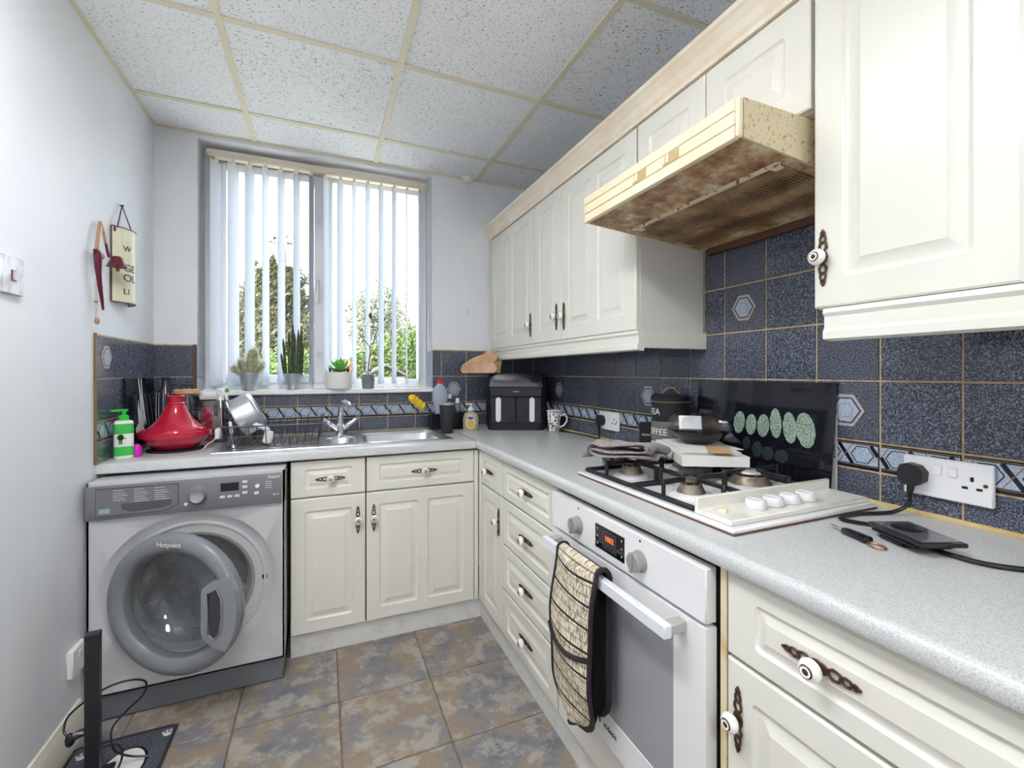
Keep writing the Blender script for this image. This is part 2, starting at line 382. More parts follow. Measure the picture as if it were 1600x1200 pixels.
# tile trims and worktop bead
M_TRIM = P('gold_bead_trim', (206, 178, 116), .4, var=(12, (226, 205, 150), .4, .65))
box1('trim_1', (0, -.638, .902), (.009, -.633, 1.387), P('dull_brass_trim', (126, 100, 74), .4)); box1('trim_2', (W-.013, -2.95, .9015), (W-.0075, -.013, .911), M_TRIM)
box1('trim_3', (.164, -.012, 1.15), (.180, -.001, 1.384), P('bronze_tile_trim', (92, 66, 52), .35))
for nme in ('trim_1', 'trim_2', 'trim_3'): struct(bpy.data.objects[nme])
bb = MB().prism([(0, 0), (.016, 0), (.016, .085), (.011, .10), (.006, .118), (0, .12)], YR, -.745, 'y')
struct(bb.build('baseboard_left', P('cream_gloss_skirting', (228, 224, 206), .3)))

# ------------------------------------------------------------------ window, sill, blind
wn = struct(bpy.data.objects.new('window_1', None)); COL.objects.link(wn); wn.location = (0, .13, 0)
fx0, fx1, fz0, fz1 = RX0+.006, RX1-.006, 1.148, RZ1-.004
def frame(mb, x0, x1, z0, z1, w, y0, y1, mi=0):
    wl_, wr_, wb_, wt_ = w if isinstance(w, tuple) else (w,)*4
    mb.box((x0, y0, z0), (x0+wl_, y1, z1), mi, .003); mb.box((x1-wr_, y0, z0), (x1, y1, z1), mi, .003)
    mb.box((x0+wl_-.001, y0, z0), (x1-wr_+.001, y1, z0+wb_), mi, .003); mb.box((x0+wl_-.001, y0, z1-wt_), (x1-wr_+.001, y1, z1), mi, .003); return mb
m = frame(MB(), fx0, fx1, fz0, fz1, (.045, .042, .035, .055), .01, .075); m.box((.775, .01, fz0+.03), (.818, .075, fz1-.05), 0, .003)
m.build('outer_frame', M_UPVC, wn)
frame(MB(), fx0+.043, .778, fz0+.033, fz1-.053, (.060, .050, .048, .045), -.004, .06).build('opening_sash', M_UPVC, wn)
frame(MB(), .815, fx1-.040, fz0+.033, fz1-.053, (.014, .014, .02, .02), .012, .06).build('glazing_bead', M_UPVC, wn)
box1('pane', (fx0+.10, .030, fz0+.078), (.730, .036, fz1-.096), M_WINGLASS, wn); box1('pane', (.828, .030, fz0+.052), (fx1-.053, .036, fz1-.072), M_WINGLASS, wn)
for z in (2.144, 1.361):
    MB().box((.737, -.022, z-.028), (.757, -.004, z+.028), 0, .006).cyl((.747, -.02, z+.005), (.775, -.02, z+.005), .007).build('window_catch', M_UPVC, wn)
hb = MB().box((.738, -.014, 1.70), (.758, -.004, 1.79), 0, .005).tube([(.748, -.02, 1.775), (.748, -.035, 1.765), (.748, -.037, 1.70), (.748, -.034, 1.655)], .007, 8)
hb.build('window_handle', M_UPVC, wn)
sill = struct(MB().box((RX0, 0, 1.126), (RX1, .142, 1.147), 0, .003).box((RX0-.015, -.034, 1.122), (RX1+.012, -.0001, 1.147), 0, .004).build('window_sill', P('white_tiled_sill', (244, 244, 243), .25)))
sill.name = 'trim_4'
vb = thing('vertical_blind', 'white vertical blind with open slats across the window', 'blind', (.79, .088, 2.388))
M_VANE = bpy.data.materials.new('blind_fabric'); M_VANE.use_nodes = True
nn = M_VANE.node_tree.nodes; ll = M_VANE.node_tree.links; b = nn['Principled BSDF']; b.inputs['Base Color'].default_value = lin((218, 221, 228)); b.inputs['Roughness'].default_value = .8
tl = nn.new('ShaderNodeBsdfTranslucent'); tl.inputs[0].default_value = lin((225, 228, 234)); mx = nn.new('ShaderNodeMixShader'); mx.inputs[0].default_value = .10
ll.new(b.outputs[0], mx.inputs[1]); ll.new(tl.outputs[0], mx.inputs[2]); ll.new(mx.outputs[0], nn['Material Output'].inputs[0])
hr = MB().box((-.583, -.020, .004), (.590, .022, .046), 0, .004); hr.box((-.583, -.023, .020), (.590, -.019, .036), 0)
hr.build('headrail', P('cream_headrail', (238, 228, 208), .35), vb)
th = [29, 27, 25, 15, 20, 20, 15, 20, 24, 19, 22, 26, 25, 14, 12]
VL = 1.212
vm = MB()
prof = [(-.045+.09*i/6, .004*math.sin(PI*i/6)) for i in range(7)]
vm.prism([p for p in prof]+[(x, y+.0009) for x, y in reversed(prof)], -VL, -.012, 'z').box((-.045, -.0012, -VL-.002), (.045, .005, -VL+.028), 0)
vme = vm.mesh('slat', M_VANE)
M_CREAMP = P('cream_clip_plastic', (244, 232, 206), .4)
for i in range(15):
    x = .249+.0776*i-.79; a = PI/2-math.radians(th[i])
    put('slat', vme, vb, (x, 0, 0), (0, 0, a+random.uniform(-.02, .02)))
    MB().box((-.008, -.006, -.016), (.008, .008, .006), 0, .002).build('slat_clip', M_CREAMP, vb, (x, -.004, 0))
    if i < 14:
        pts = [(x+.0776*t+(.03 if t < .5 else .03)*math.sin(math.radians(th[i]))*-1, -.045, -VL+.012-.03*4*t*(1-t)) for t in [k/6 for k in range(7)]]
        MB().tube(pts, .0009, 5).build('bead_chain', M_UPVC, vb)

# ------------------------------------------------------------------ handles, doors, cabinets
def handle_meshes():
    mb = MB()
    mb.ell((0, -.003, 0), (.011, .003, .017), 12, 6)
    for sgn in (1, -1):
        for zc, rx, rz in ((.0245, .0075, .010), (.0405, .0058, .0085), (.0525, .0036, .0048)):
            mb.tube([(rx*math.cos(a), -.003, sgn*zc+rz*math.sin(a)) for a in [2*PI*k/10 for k in range(10)]], .0023, 6, closed=True)
        mb.ell((0, -.003, sgn*.0585), (.003, .0028, .004), 8, 5)
        for s2 in (1, -1): mb.tube([(s2*.003, -.003, sgn*.014), (s2*.0085, -.003, sgn*.021), (s2*.006, -.003, sgn*.033), (s2*.0015, -.003, sgn*.036)], .0018, 5)
    Mx = Matrix.Rotation(PI/2, 4, 'X')
    kb = MB().lathe([(.0055, 0), (.0055, .010), (.012, .012), (.0172, .018), (.0178, .023), (.0150, .029), (.0105, .0315), (.0100, .0325), (.0085, .0335), (.0065, .0325), (.0050, .0335), (.0025, .0355), (0, .036)], 20, mi=[0, 1, 1, 1, 1, 1, 0, 0, 1, 1, 0, 0], M=Mx)
    return mb.mesh('handle_plate', M_BRONZE), kb.mesh('knob', [M_BRONZE, M_PORC])
HP, HK = handle_meshes()
def front(par, name, x0, x1, z0, z1, handle=None, panels=1, mg=.055, mgz=None, t=.02, rot=0):
    """raised-panel front, facing -y, outer face at y=-t"""
    mgz = mgz or mg; mb = MB(); e = .004
    fn = lambda u, v, d: (u, -t+d, v)
    uu = [x0+e]+[x0+(x1-x0)*k/panels for k in range(1, panels)]+[x1-e]; cells = []
    for k in range(panels):
        a = uu[k]+(mg-e if k == 0 else mg*.42); b_ = uu[k+1]-(mg-e if k == panels-1 else mg*.42)
        lev = [(0, 0, .012), (.0035, .004, .011), (.007, .0065, .009), (.011, .0065, .007), (.033, .0015, .003), (.035, 0, .002)]
        if min(b_-a, z1-z0-2*mgz) < .09: lev = [(0, 0, .010), (.003, .004, .009), (.006, .0055, .007), (.009, .0055, .005), (.022, .001, .002), (.0235, 0, .001)]
        cells.append((uu[k], uu[k+1], (a, b_, z0+mgz, z1-mgz), lev, 0))
    plate(mb, fn, x0, x1, z0+e, z1-e, cells)
    A = [fn(u, v, 0) for u, v in rr(x0+e, x1-e, z0+e, z1-e, 1e-5)]; B = [fn(u, v, .0035) for u, v in rr(x0, x1, z0, z1, .001)]; C_ = [(p[0], 0, p[2]) for p in B]
    k = len(A); mb.add(B+A, [(i, (i+1) % k, k+(i+1) % k, k+i) for i in range(k)]); mb.add(C_+B, [(i, (i+1) % k, k+(i+1) % k, k+i) for i in range(k)]); mb.add(C_, [tuple(range(k-1, -1, -1))])
    d = mb.build(name, M_CREAM, par)
    if handle:
        hx, hz, horiz = handle
        put('handle_plate', HP, d, (hx, -t, hz), (0, PI/2 if horiz else 0, 0), 'pierced bronze handle plate'); put('knob', HK, d, (hx, -t-.002, hz), (0, 0, 0), 'white porcelain knob with bronze rings')
    return d
def carcass(par, w, z0, z1, dep, mat=M_CARC): return box1('carcass', (.001, .0005, z0), (w-.001, dep, z1), mat, par, .001)
DZ = (.853, .697, .690, .103)
F = .58                                                # carcass front; door faces stand 20 mm proud
u = thing('base_cabinet', 'narrow cream base cabinet between the washing machine and the wider sink cabinet', 'cabinet', (.645, -F, 0))
carcass(u, .308, .10, .715, .55); front(u, 'drawer_front', .001, .307, DZ[1], DZ[0], (.160, .772, True), 1, .055, .035); front(u, 'door', .001, .307, DZ[3], DZ[2], (.275, .575, False), 1)
u = thing('base_cabinet', 'wide cream base cabinet with twin-panel door below the sink bowl', 'cabinet', (.957, -F, 0))
carcass(u, .518, .10, .715, .55); front(u, 'drawer_front', .001, .515, DZ[1], DZ[0], (.265, .772, True), 1, .055, .035); front(u, 'door', .001, .515, DZ[3], DZ[2], (.032, .575, False), 2); box1('filler_strip', (.5175, -.018, .103), (.5385, 0, .853), M_CREAM, u, .001)
XF = W-F                                               # right run, carcass front
u = thing('base_cabinet', 'slim cream corner cabinet with one small drawer beside the four-drawer unit', 'cabinet', (XF, -.605, 0), -PI/2)
carcass(u, .310, .10, .8625, .55); box1('filler_post', (-.004, -.02, .103), (.022, 0, .853), M_CREAM, u, .002)
front(u, 'drawer_front', .026, .308, DZ[1], DZ[0], (.14, .772, True), 1, .05, .035); front(u, 'door', .026, .308, DZ[3], DZ[2], (.275, .575, False), 1)
u = thing('drawer_cabinet', 'cream four-drawer base cabinet left of the oven', 'cabinet', (XF, -.920, 0), -PI/2)
carcass(u, .498, .10, .8625, .55)
for z1, z0 in ((.853, .697), (.690, .497), (.490, .302), (.295, .103)): front(u, 'drawer_front', .003, .495, z0, z1, (.25, (z0+z1)/2, True), 1, .055, .035)
u = thing('base_cabinet', 'nearest cream base cabinet with wide drawer, right of the oven', 'cabinet', (XF, -2.103, 0), -PI/2)
carcass(u, .78, .10, .8625, .55); front(u, 'drawer_front', .001, .60, DZ[1], DZ[0], (.178, .775, True), 1, .06, .036); front(u, 'door', .001, .30, DZ[3], DZ[2], (.028, .585, False), 1); front(u, 'door', .303, .60, DZ[3], DZ[2], None, 1)
tag(box1('end_panel', (XF-.018, -2.1015, 0.1), (W-.03, -2.087, .862), P('stained_cream_board', (226, 212, 176), .45, var=(14, (196, 160, 92), .5, .7)),), 'stained cream upright panel in the gap right of the oven', 'panel')
M_PL = P('plinth_board', (222, 222, 217), .45, var=(20, (206, 204, 196), .5, .8))
tag(box1('plinth', (.645, -.578, .0), (XF, -.562, .0985), M_PL), 'pale plinth board under the sink cabinets', 'plinth')
tag(box1('plinth', (XF-.002, -2.95, .0), (XF+.014, -.579, .0985), M_PL), 'long pale plinth board under the oven run', 'plinth')
# worktops
SX0, SX1, SY0, SY1 = .34, 1.385, -.535, -.105          # sink outline
ZT = .901; FW = .623; XW = W-FW
m = MB(); hx0, hx1, hy0, hy1 = SX0+.015, SX1-.015, SY0+.015, SY1-.015
nose = [(-FW+.004, .863), (-FW, .867), (-FW, .893), (-FW+.003, .899), (-FW+.008, ZT), (hy0, ZT), (hy0, .863)]
m.prism(nose, .0005, XW-.0015, 'x'); m.box((.0005, hy0, .863), (hx0, -.0085, ZT)); m.box((hx1, hy0, .863), (XW-.0015, -.0085, ZT)); m.box((hx0, hy1, .863), (hx1, -.0085, ZT))
tag(m.build('worktop', M_WT), 'grey speckled worktop holding the sink below the window', 'worktop')
m = MB(); pf = [(XW+.010, .863), (XW+.003, .866), (XW, .873), (XW, .885)]+[(XW+.016-.016*math.cos(a), .885+.016*math.sin(a)) for a in [PI/2*k/6 for k in range(1, 7)]]+[(W-.0085, ZT), (W-.0085, .863)]
m.prism(pf, -2.95, -.0085, 'y')
tag(m.build('worktop', M_WT), 'long grey speckled worktop carrying the hob along the right wall', 'worktop')
tag(box1('joint_strip', (XW-.0012, -FW+.002, .866), (XW-.0002, -.30, ZT+.0015), P('dark_joint', (60, 58, 56), .4)), 'thin dark joint strip where the two worktops meet', 'strip')

# wall cabinets, cornice, light rails
XU = W-.30
def wall_unit(label, y0, w, z0, z1, doors):
    t = thing('wall_cabinet', label, 'wall cabinet', (XU, y0, 0), -PI/2, None); box1('carcass', (.0005, .0005, z0), (w-.0005, .2915 if z0 < 1.4 else .285, z1), M_CARC, t)
    for x0, x1, hd, pn in doors: front(t, 'door', x0, x1, z0+.002, z1-.005, hd, pn, .058 if x1-x0 > .28 else .05, .06)
    return t
WZ0, WZ1 = 1.388, 2.10
wall_unit('cream corner wall cabinet with twin-panel door nearest the window', -.018, .638, WZ0, WZ1, [(.002, .634, (.602, 1.49, False), 2)])
wall_unit('narrow cream wall cabinet with one tall panel, between two wider ones', -.658, .288, WZ0, WZ1, [(.001, .286, (.245, 1.50, False), 1)])
wall_unit('cream twin-panel wall cabinet just left of the cooker hood', -.948, .528, WZ0, WZ1, [(.001, .526, (.025, 1.495, False), 2)])
wall_unit('short cream two-door wall cabinet above the cooker hood', -1.482, .600, 1.832, WZ1, [(.002, .298, None, 1), (.301, .598, None, 1)])
wall_unit('large cream wall cabinet at the right with a worn lower edge', -2.088, .326, WZ0-.008, WZ1, [(.001, .324, (.022, 1.49, False), 1)])
wall_unit('cream wall cabinet at the right edge of the view', -2.417, .45, WZ0-.008, WZ1, [(.001, .448, None, 1)])
XD = XU-.02
cp = [(XD+.015, 2.1005), (XD-.004, 2.1005), (XD-.006, 2.112), (XD-.014, 2.122), (XD-.022, 2.140), (XD-.036, 2.158), (XD-.044, 2.164), (XD-.046, 2.176), (XD+.015, 2.176)]
tag(MB().prism(cp, -2.86, -.010, 'y').build('cornice', M_CORN, angle=12), 'cream cornice moulding along the top of the wall cabinets', 'moulding')
def rail(y0, y1, label, ret=False):
    z1 = WZ0-.001 if ret else WZ0-.009
    pf = [(XD+.022, z1), (XD-.004, z1), (XD-.007, z1-.010), (XD-.001, z1-.018), (XD-.001, z1-.042), (XD-.006, z1-.050), (XD-.006, z1-.066), (XD+.012, z1-.070), (XD+.022, z1-.070)]
    m = MB().prism(pf, y0, y1, 'y')
    if ret: m.box((XD+.022, y0, z1-.060), (W-.0085, y0+.016, z1), 0, .002)
    return tag(m.build('light_rail', M_CREAM, angle=12), label, 'moulding')
rail(-1.492, -.012, 'cream light rail under the wall cabinets left of the hood', True)
rail(-2.86, -2.112, 'cream light rail with moulded end under the large right wall cabinet')
box_ = tag(box1('board', (XD+.06, -2.40, 1.352), (W-.02, -2.24, 1.3785), P('bare_board', (186, 168, 132), .6)), 'bare brown board under the large right wall cabinet', 'board')

# ------------------------------------------------------------------ cooker hood
def m_dirt(name, mesh):
    m, nn, ll, b = prin(name); v = coords(nn, ll)
    z = nn.new('ShaderNodeTexNoise'); z.inputs['Scale'].default_value = 9; z.inputs['Detail'].default_value = 9; z.inputs['Roughness'].default_value = .72; ll.new(v, z.inputs['Vector'])
    r = ramp(nn, [(.30, (58, 42, 38)), (.42, (140, 98, 62)), (.52, (186, 150, 108)), (.62, (226, 212, 186))] if not mesh else [(.30, (88, 62, 44)), (.48, (152, 114, 76)), (.62, (190, 158, 116)), (.75, (212, 190, 150))])
    ll.new(z.outputs['Fac'], r.inputs['Fac'])
    if mesh:
        vo = nn.new('ShaderNodeTexVoronoi'); vo.inputs['Scale'].default_value = 95; vo.inputs['Randomness'].default_value = .0; ll.new(v, vo.inputs['Vector'])
        r2 = ramp(nn, [(.30, (26, 20, 18)), (.42, (255, 255, 255))]); ll.new(vo.outputs['Distance'], r2.inputs['Fac'])
        mx = nn.new('ShaderNodeMix'); mx.data_type = 'RGBA'; mx.blend_type = 'MULTIPLY'; mx.inputs[0].default_value = 1; ll.new(r.outputs['Color'], mx.inputs[6]); ll.new(r2.outputs['Color'], mx.inputs[7])
        ll.new(mx.outputs[2], b.inputs['Base Color']); bump(nn, ll, b, r2.outputs['Color'], .8, .003)
    else: ll.new(r.outputs['Color'], b.inputs['Base Color']); bump(nn, ll, b, z.outputs['Fac'], .6, .004)
    b.inputs['Roughness'].default_value = .45; return m
M_HOOD = P('aged_cream_plastic', (240, 222, 184), .35, var=(5, (246, 232, 200), .4, .65))
M_HSIDE = P('grease_spotted_cream', (220, 206, 168), .4, var=(120, (140, 110, 68), .54, .76, 10))
M_HDIRT, M_HMESH = m_dirt('rusty_grease', False), m_dirt('greasy_filter_mesh', True)
t = thing('cooker_hood', 'greasy cream cooker hood with rusty brown underside above the hob', 'cooker hood', (1.582, -1.472, 1.735), -PI/2)
hw = .596; hd = .495                                   # local x along the wall, local y towards the wall
# shell: top and two sides
sh = MB()
for x0, x1 in ((0, .006), (hw-.006, hw)): sh.prism([(0.004, 0), (hd, -.042), (hd, .084), (0.004, .084)], x0, x1, 'x', 1)
sh.box((.006, .004, .078), (hw-.006, hd, .084), 0); sh.prism([(hd-.006, -.042), (hd, -.042), (hd, .078), (hd-.006, .078)], .006, hw-.006, 'x', 1)
sh.build('shell', [M_HOOD, M_HSIDE], t)
fp = MB()
for k, (a, b_) in enumerate(((.0, .027), (.0285, .0565), (.058, .084))): fp.box((-.001, -.012, a), (hw-.010, .004, b_), 0, .0015)
fp.box((0, -.008, .001), (hw-.012, .003, .083), 1); fp.box((hw-.0105, -.012, 0), (hw+.001, .004, .084), 0, .004)
fp.build('fascia', [M_HOOD, M_DARK], t)
for x in (.255, .375):
    s_ = MB().box((x-.004, -.0128, .030), (x+.052, -.011, .054), 0); s_.box((x, -.016, .031), (x+.007, -.012, .053), 1, .001); s_.box((x+.012, -.018, .031), (x+.020, -.012, .053), 1, .001)
    s_.build('slider_switch', [P('switch_slot', (196, 170, 118), .4), M_HOOD], t)
sl_ = lambda y, dz=0: -.042*y/hd+.004+dz
un = MB(); un.prism([(.004, sl_(.004)), (.13, sl_(.13)), (.145, sl_(.145, -.005)), (.16, sl_(.16)), (.16, sl_(.16, .004)), (.004, .010)], .006, hw-.006, 'x')
un.build('lamp_cover', M_HDIRT, t)
un = MB(); un.prism([(.161, sl_(.161, -.003)), (.44, sl_(.44, -.003)), (.44, sl_(.44, .003)), (.161, sl_(.161, .003))], .035, hw-.035, 'x'); un.build('filter_mesh', M_HMESH, t)
un = MB()
for x0, x1 in ((.006, .035), (hw-.035, hw-.006)): un.prism([(.161, sl_(.161, -.001)), (hd-.006, sl_(hd-.006, -.001)), (hd-.006, sl_(hd-.006, .004)), (.161, sl_(.161, .004))], x0, x1, 'x')
un.prism([(.441, sl_(.441, -.004)), (hd-.006, sl_(hd-.006, -.002)), (hd-.006, sl_(hd-.006, .004)), (.441, sl_(.441, .004))], .035, hw-.035, 'x'); un.build('filter_frame', M_HDIRT, t)
for x in (.05, hw-.06): MB().box((x, .158, sl_(.17, -.008)), (x+.022, .182, sl_(.17, -.001)), 0, .002).build('filter_clip', M_HOOD, t)
M_RAILB = P('brown_stained_wood', (92, 62, 44), .5)
box1('rear_batten', (.04, hd-.012, -.066), (hw-.01, hd+.009, -.043), M_RAILB, t)
MB().tube([(.03, .152, sl_(.152, -.004)), (hw-.03, .152, sl_(.152, -.004))], .008, 8).build('filter_ridge', P('speckled_cream_ridge', (214, 196, 164), .4, var=(60, (110, 76, 52), .55, .66, 8)), t)

# ------------------------------------------------------------------ oven
t = thing('oven', 'white built-in oven with grey mesh glass door under the hob', 'oven', (XF, -1.425, 0), -PI/2)
ow = .648
box1('body', (.004, -.012, .240), (ow-.004, .52, .858), P('oven_body_steel', (70, 66, 64), .4, .5), t)
MB().box((.0, -.042, .736), (ow, -.013, .848), 0, .002).build('control_panel', M_WHITE, t)
dm = MB(); fn = lambda uu_, v, d: (uu_, -.042+d, v)
plate(dm, fn, .0, ow, .243, .727, [(.0, ow, (.090, ow-.090, .325, .668), [(0, 0, .002), (.0005, .002, .002)], 1)])
A = [(x, -.042, z) for x, z in rr(0, ow, .243, .727, 1e-5)]; B = [(x, -.013, z) for x, z in rr(0, ow, .243, .727, 1e-5)]; k = len(A)
dm.add(B+A, [(i, (i+1) % k, k+(i+1) % k, k+i) for i in range(k)])
def m_ovenglass():
    m, nn, ll, b = prin('dotted_oven_glass'); v = coords(nn, ll); vo = nn.new('ShaderNodeTexVoronoi'); vo.inputs['Scale'].default_value = 330; vo.inputs['Randomness'].default_value = 0; ll.new(v, vo.inputs['Vector'])
    r = ramp(nn, [(.30, (94, 95, 100)), (.42, (176, 178, 182))]); ll.new(vo.outputs['Distance'], r.inputs['Fac']); ll.new(r.outputs['Color'], b.inputs['Base Color']); b.inputs['Roughness'].default_value = .12; return m
door_ = dm.build('oven_door', [M_WHITE, m_ovenglass()], t)
MB().box((.045, -.104, .694), (.600, -.084, .722), 0, .002).build('handle_bar', P('white_aluminium', (236, 238, 240), .3, .1), door_)
for x in (.048, .572): MB().box((x, -.086, .697), (x+.026, -.042, .719), 0, .002).build('handle_mount', P('brushed_grey', (188, 184, 178), .4, .3), door_)
text('brand_lettering', 'indesit', .022, M_BLACK, door_, (.325, -.0425, .288), FR)
MB().cyl((.277, -.0425, .288), (.277, -.0432, .288), .008, n=16).build('brand_mark', M_GREYP, door_)
M_KNOB = P('grey_knob', (152, 150, 144), .4)
for x in (.165, .447):
    kb = MB().lathe([(.026, 0), (.026, .004), (.0235, .006), (.0235, .022), (.021, .025), (0, .025)], 24, M=Matrix.Rotation(PI/2, 4, 'X')); kb.box((-.004, -.031, -.023), (.004, -.02, .023), 0, .0015)
    kb.build('control_knob', M_KNOB, t, (x, -.042, .787))
    MB().cyl((x, -.0421, .835), (x, -.0426, .835), .0035, n=10).build('knob_mark', M_BLACK, t)
disp = box1('display', (.257, -.0432, .757), (.387, -.042, .822), M_BLACKG, t)
box1('display_window', (.291, -.0436, .763), (.355, -.0432, .816), P('display_glass', (52, 52, 58), .15), disp)
text('display_digits', '1002', .020, P('amber_led', (255, 96, 30), .5, emis=((255, 92, 30), .7)), disp, (.323, -.0439, .794), FR)
for x in (.268, .376):
    for z in (.770, .79, .810): MB().box((x-.002, -.0434, z-.002), (x+.002, -.0432, z+.002)).build('display_button', M_PAPER, disp)
box1('lower_panel', (.003, -.020, .104), (ow-.003, 0, .236), M_CREAM, t, .002)
# oven glove hanging over the handle bar
def m_glove():
    m, nn, ll, b = prin('woven_stripe_fabric'); v = coords(nn, ll)
    sx = nn.new('ShaderNodeSeparateXYZ'); ll.new(v, sx.inputs[0])
    def wave(axis, freq):
        mu = nn.new('ShaderNodeMath'); mu.operation = 'MULTIPLY'; mu.inputs[1].default_value = freq; ll.new(sx.outputs[axis], mu.inputs[0])
        fr_ = nn.new('ShaderNodeMath'); fr_.operation = 'FRACT'; ll.new(mu.outputs[0], fr_.inputs[0]); return fr_.outputs[0]
    big = ramp(nn, [(0, (40, 32, 34)), (.09, (40, 32, 34)), (.10, (226, 218, 196)), (.40, (226, 218, 196)), (.42, (150, 132, 108)), (.46, (226, 218, 196)), (.8, (214, 202, 176)), (.84, (150, 136, 112)), (.88, (222, 212, 190))]); big.color_ramp.interpolation = 'CONSTANT'
    ll.new(wave(2, 17), big.inputs['Fac'])
    fine = ramp(nn, [(0, (150, 134, 106)), (.45, (255, 255, 255))]); z = nn.new('ShaderNodeTexNoise'); z.inputs['Scale'].default_value = 1; z.inputs['Detail'].default_value = 2
    mp = nn.new('ShaderNodeMapping'); mp.inputs['Scale'].default_value = (330, 10, 60); ll.new(v, mp.inputs['Vector']); ll.new(mp.outputs[0], z.inputs['Vector']); fine.color_ramp.elements[0].position = .42; fine.color_ramp.elements[1].position = .52
    ll.new(z.outputs['Fac'], fine.inputs['Fac'])
    mx = nn.new('ShaderNodeMix'); mx.data_type = 'RGBA'; mx.blend_type = 'MULTIPLY'; mx.inputs[0].default_value = .85; ll.new(big.outputs['Color'], mx.inputs[6]); ll.new(fine.outputs['Color'], mx.inputs[7]); ll.new(mx.outputs[2], b.inputs['Base Color'])
    b.inputs['Roughness'].default_value = .9; bump(nn, ll, b, z.outputs['Fac'], .4, .002); return m
M_GLOVE = m_glove(); M_BIND = P('dark_binding_fabric', (44, 36, 40), .85)
t = thing('oven_glove', 'striped beige double oven glove with dark binding on the oven handle', 'oven glove', (XF, -1.425, 0), -PI/2)
gx0, gx1 = .165, .365; gc = (gx0+gx1)/2; gh = (gx1-gx0)/2
def glove_pt(s_, w_, off):
    """s_: 0 at lower front tip .. over the bar .. 1 at rear tip;  w_: -1..1 across"""
    L1, top, L2 = .43, .075, .40
    d = s_*(L1+top+L2)
    if d < L1: zz = .728-(L1-d); yy = -.112-.022*math.sin(PI*min(1, (L1-d)/L1)); e = (L1-d)
    elif d < L1+top: a = PI*(d-L1)/top; zz = .728+.014*math.sin(a); yy = -.094-.018*math.cos(a); e = 0
    else: zz = .728-(d-L1-top); yy = -.072-.004*math.sin(PI*(d-L1-top)/L2); e = 0
    fx = gc+w_*gh; end = max(0, (zz-.728+L1-.0)) if d < L1 else (zz-.728+L2)
    tipdist = d if d < L1 else (L1+top+L2-d); rnd = .085
    if tipdist < rnd: fx = gc+w_*gh*math.sqrt(max(.02, 1-((rnd-tipdist)/rnd)**2))
    puff = .016*(1-w_*w_)*(1 if d < L1 else 0)
    wob = .004*math.sin(zz*28+w_*2) if d < L1 else 0
    return (fx+wob*.5, yy-puff-off-(wob if d < L1 else 0), zz)
gl = MB().grid(lambda a, b_: glove_pt(b_*.52, a*2-1, 0), 10, 34); gl.build('fabric_front', M_GLOVE, t); gl = MB().grid(lambda a, b_: glove_pt(.52+b_*.48, a*2-1, 0), 10, 30); gl.build('fabric_rear', M_BIND, t)
gl = MB().grid(lambda a, b_: (lambda p: (p[0], -.108+.0+(.0 if 1 else 0), p[2]))(glove_pt(b_*.46, 1-a*2, 0)), 4, 30); gl.build('fabric_lining', M_BIND, t)
L_ = [glove_pt(k/60, -1, 0) for k in range(61)]; R_ = [glove_pt(k/60, 1, 0) for k in range(61)]
MB().tube(L_, .0055, 6).build('binding', M_BIND, t); MB().tube(R_, .0065, 6, flat=1.5).build('binding', M_BIND, t)
MB().tube([glove_pt(0, -1+2*k/8, 0) for k in range(9)], .0055, 6).build('binding', M_BIND, t)
MB().tube([tuple(Vector(glove_pt(.245-.02*(1-(1-2*k/10)**2), -1+2*k/10, .004))) for k in range(11)], .0065, 6).build('pocket_binding', M_BIND, t)

# ------------------------------------------------------------------ washing machine
M_SILVER = P('silver_steel_paint', (202, 202, 203), .36, .1)
M_PANEL = P('grey_fascia', (116, 117, 121), .4)
M_DOORG = P('blue_grey_plastic', (130, 132, 137), .30)
M_RUB = P('grey_rubber', (150, 152, 150), .6)
M_DRUM = P('drum_steel', (214, 214, 214), .30, .35, var=(30, (186, 187, 189), .4, .7))
t = thing('washing_machine', 'silver front-loading washing machine with its grey porthole door ajar', 'washing machine', (.012, -.722, 0))
ww = .618; cx, cz = .306, .428; yb = .56
body = MB()
plate(body, lambda a, b_, d: (a, d, b_), 0, ww, .095, .720, [(0, ww, (cx-.285, cx+.285, cz-.285, cz+.285), [(0, 0, .2849), (.008, .006, .276), (.024, .013, .26), (.036, .016, .248), (.038, .012, .246), (.046, .012, .238), (.050, .018, .234), (.080, .020, .204), (.084, .030, .20)], 1)], n=16)
body.f.pop(); body.m.pop()                             # open porthole
body.box((0, .0, .72), (ww, .05, .8499)); 
for x0, x1 in ((0, .006), (ww-.006, ww)): body.box((x0, .0, .095), (x1, yb, .85))
body.box((.006, .05, .838), (ww-.006, yb, .85)); body.box((.006, yb-.006, .095), (ww-.006, yb, .838)); body.box((.006, .0, .095), (ww-.006, yb-.006, .101))
body.build('body', [M_SILVER, M_RUB], t)
MB().box((.004, .012, .004), (ww-.004, yb-.02, .0945), 0, .003).build('kick_plate', P('grey_kick_plate', (112, 114, 120), .4), t)
for x, y in ((.05, .05), (ww-.05, .05), (.05, yb-.06), (ww-.05, yb-.06)): MB().cyl((x, y, 0), (x, y, .006), .016, n=10).build('foot', M_BLACK, t)
pn = MB().prism([(0, .722), (-.012, .722), (-.016, .735), (-.016, .825), (-.010, .838), (0, .840)], .002, ww-.010, 'x'); pn.build('control_panel', M_PANEL, t)
cp_ = t
dr = MB().prism([(.030, .735), (.225, .735), (.270, .755), (.270, .832), (.030, .832)], -.0175, -.0150, 'y', 1); dr.prism([(.0315, .7365), (.2245, .7365), (.2685, .756), (.2685, .8305), (.0315, .8305)], -.0185, -.0150, 'y', 0)
drw = dr.build('detergent_drawer', [M_PANEL, M_DARK], t)
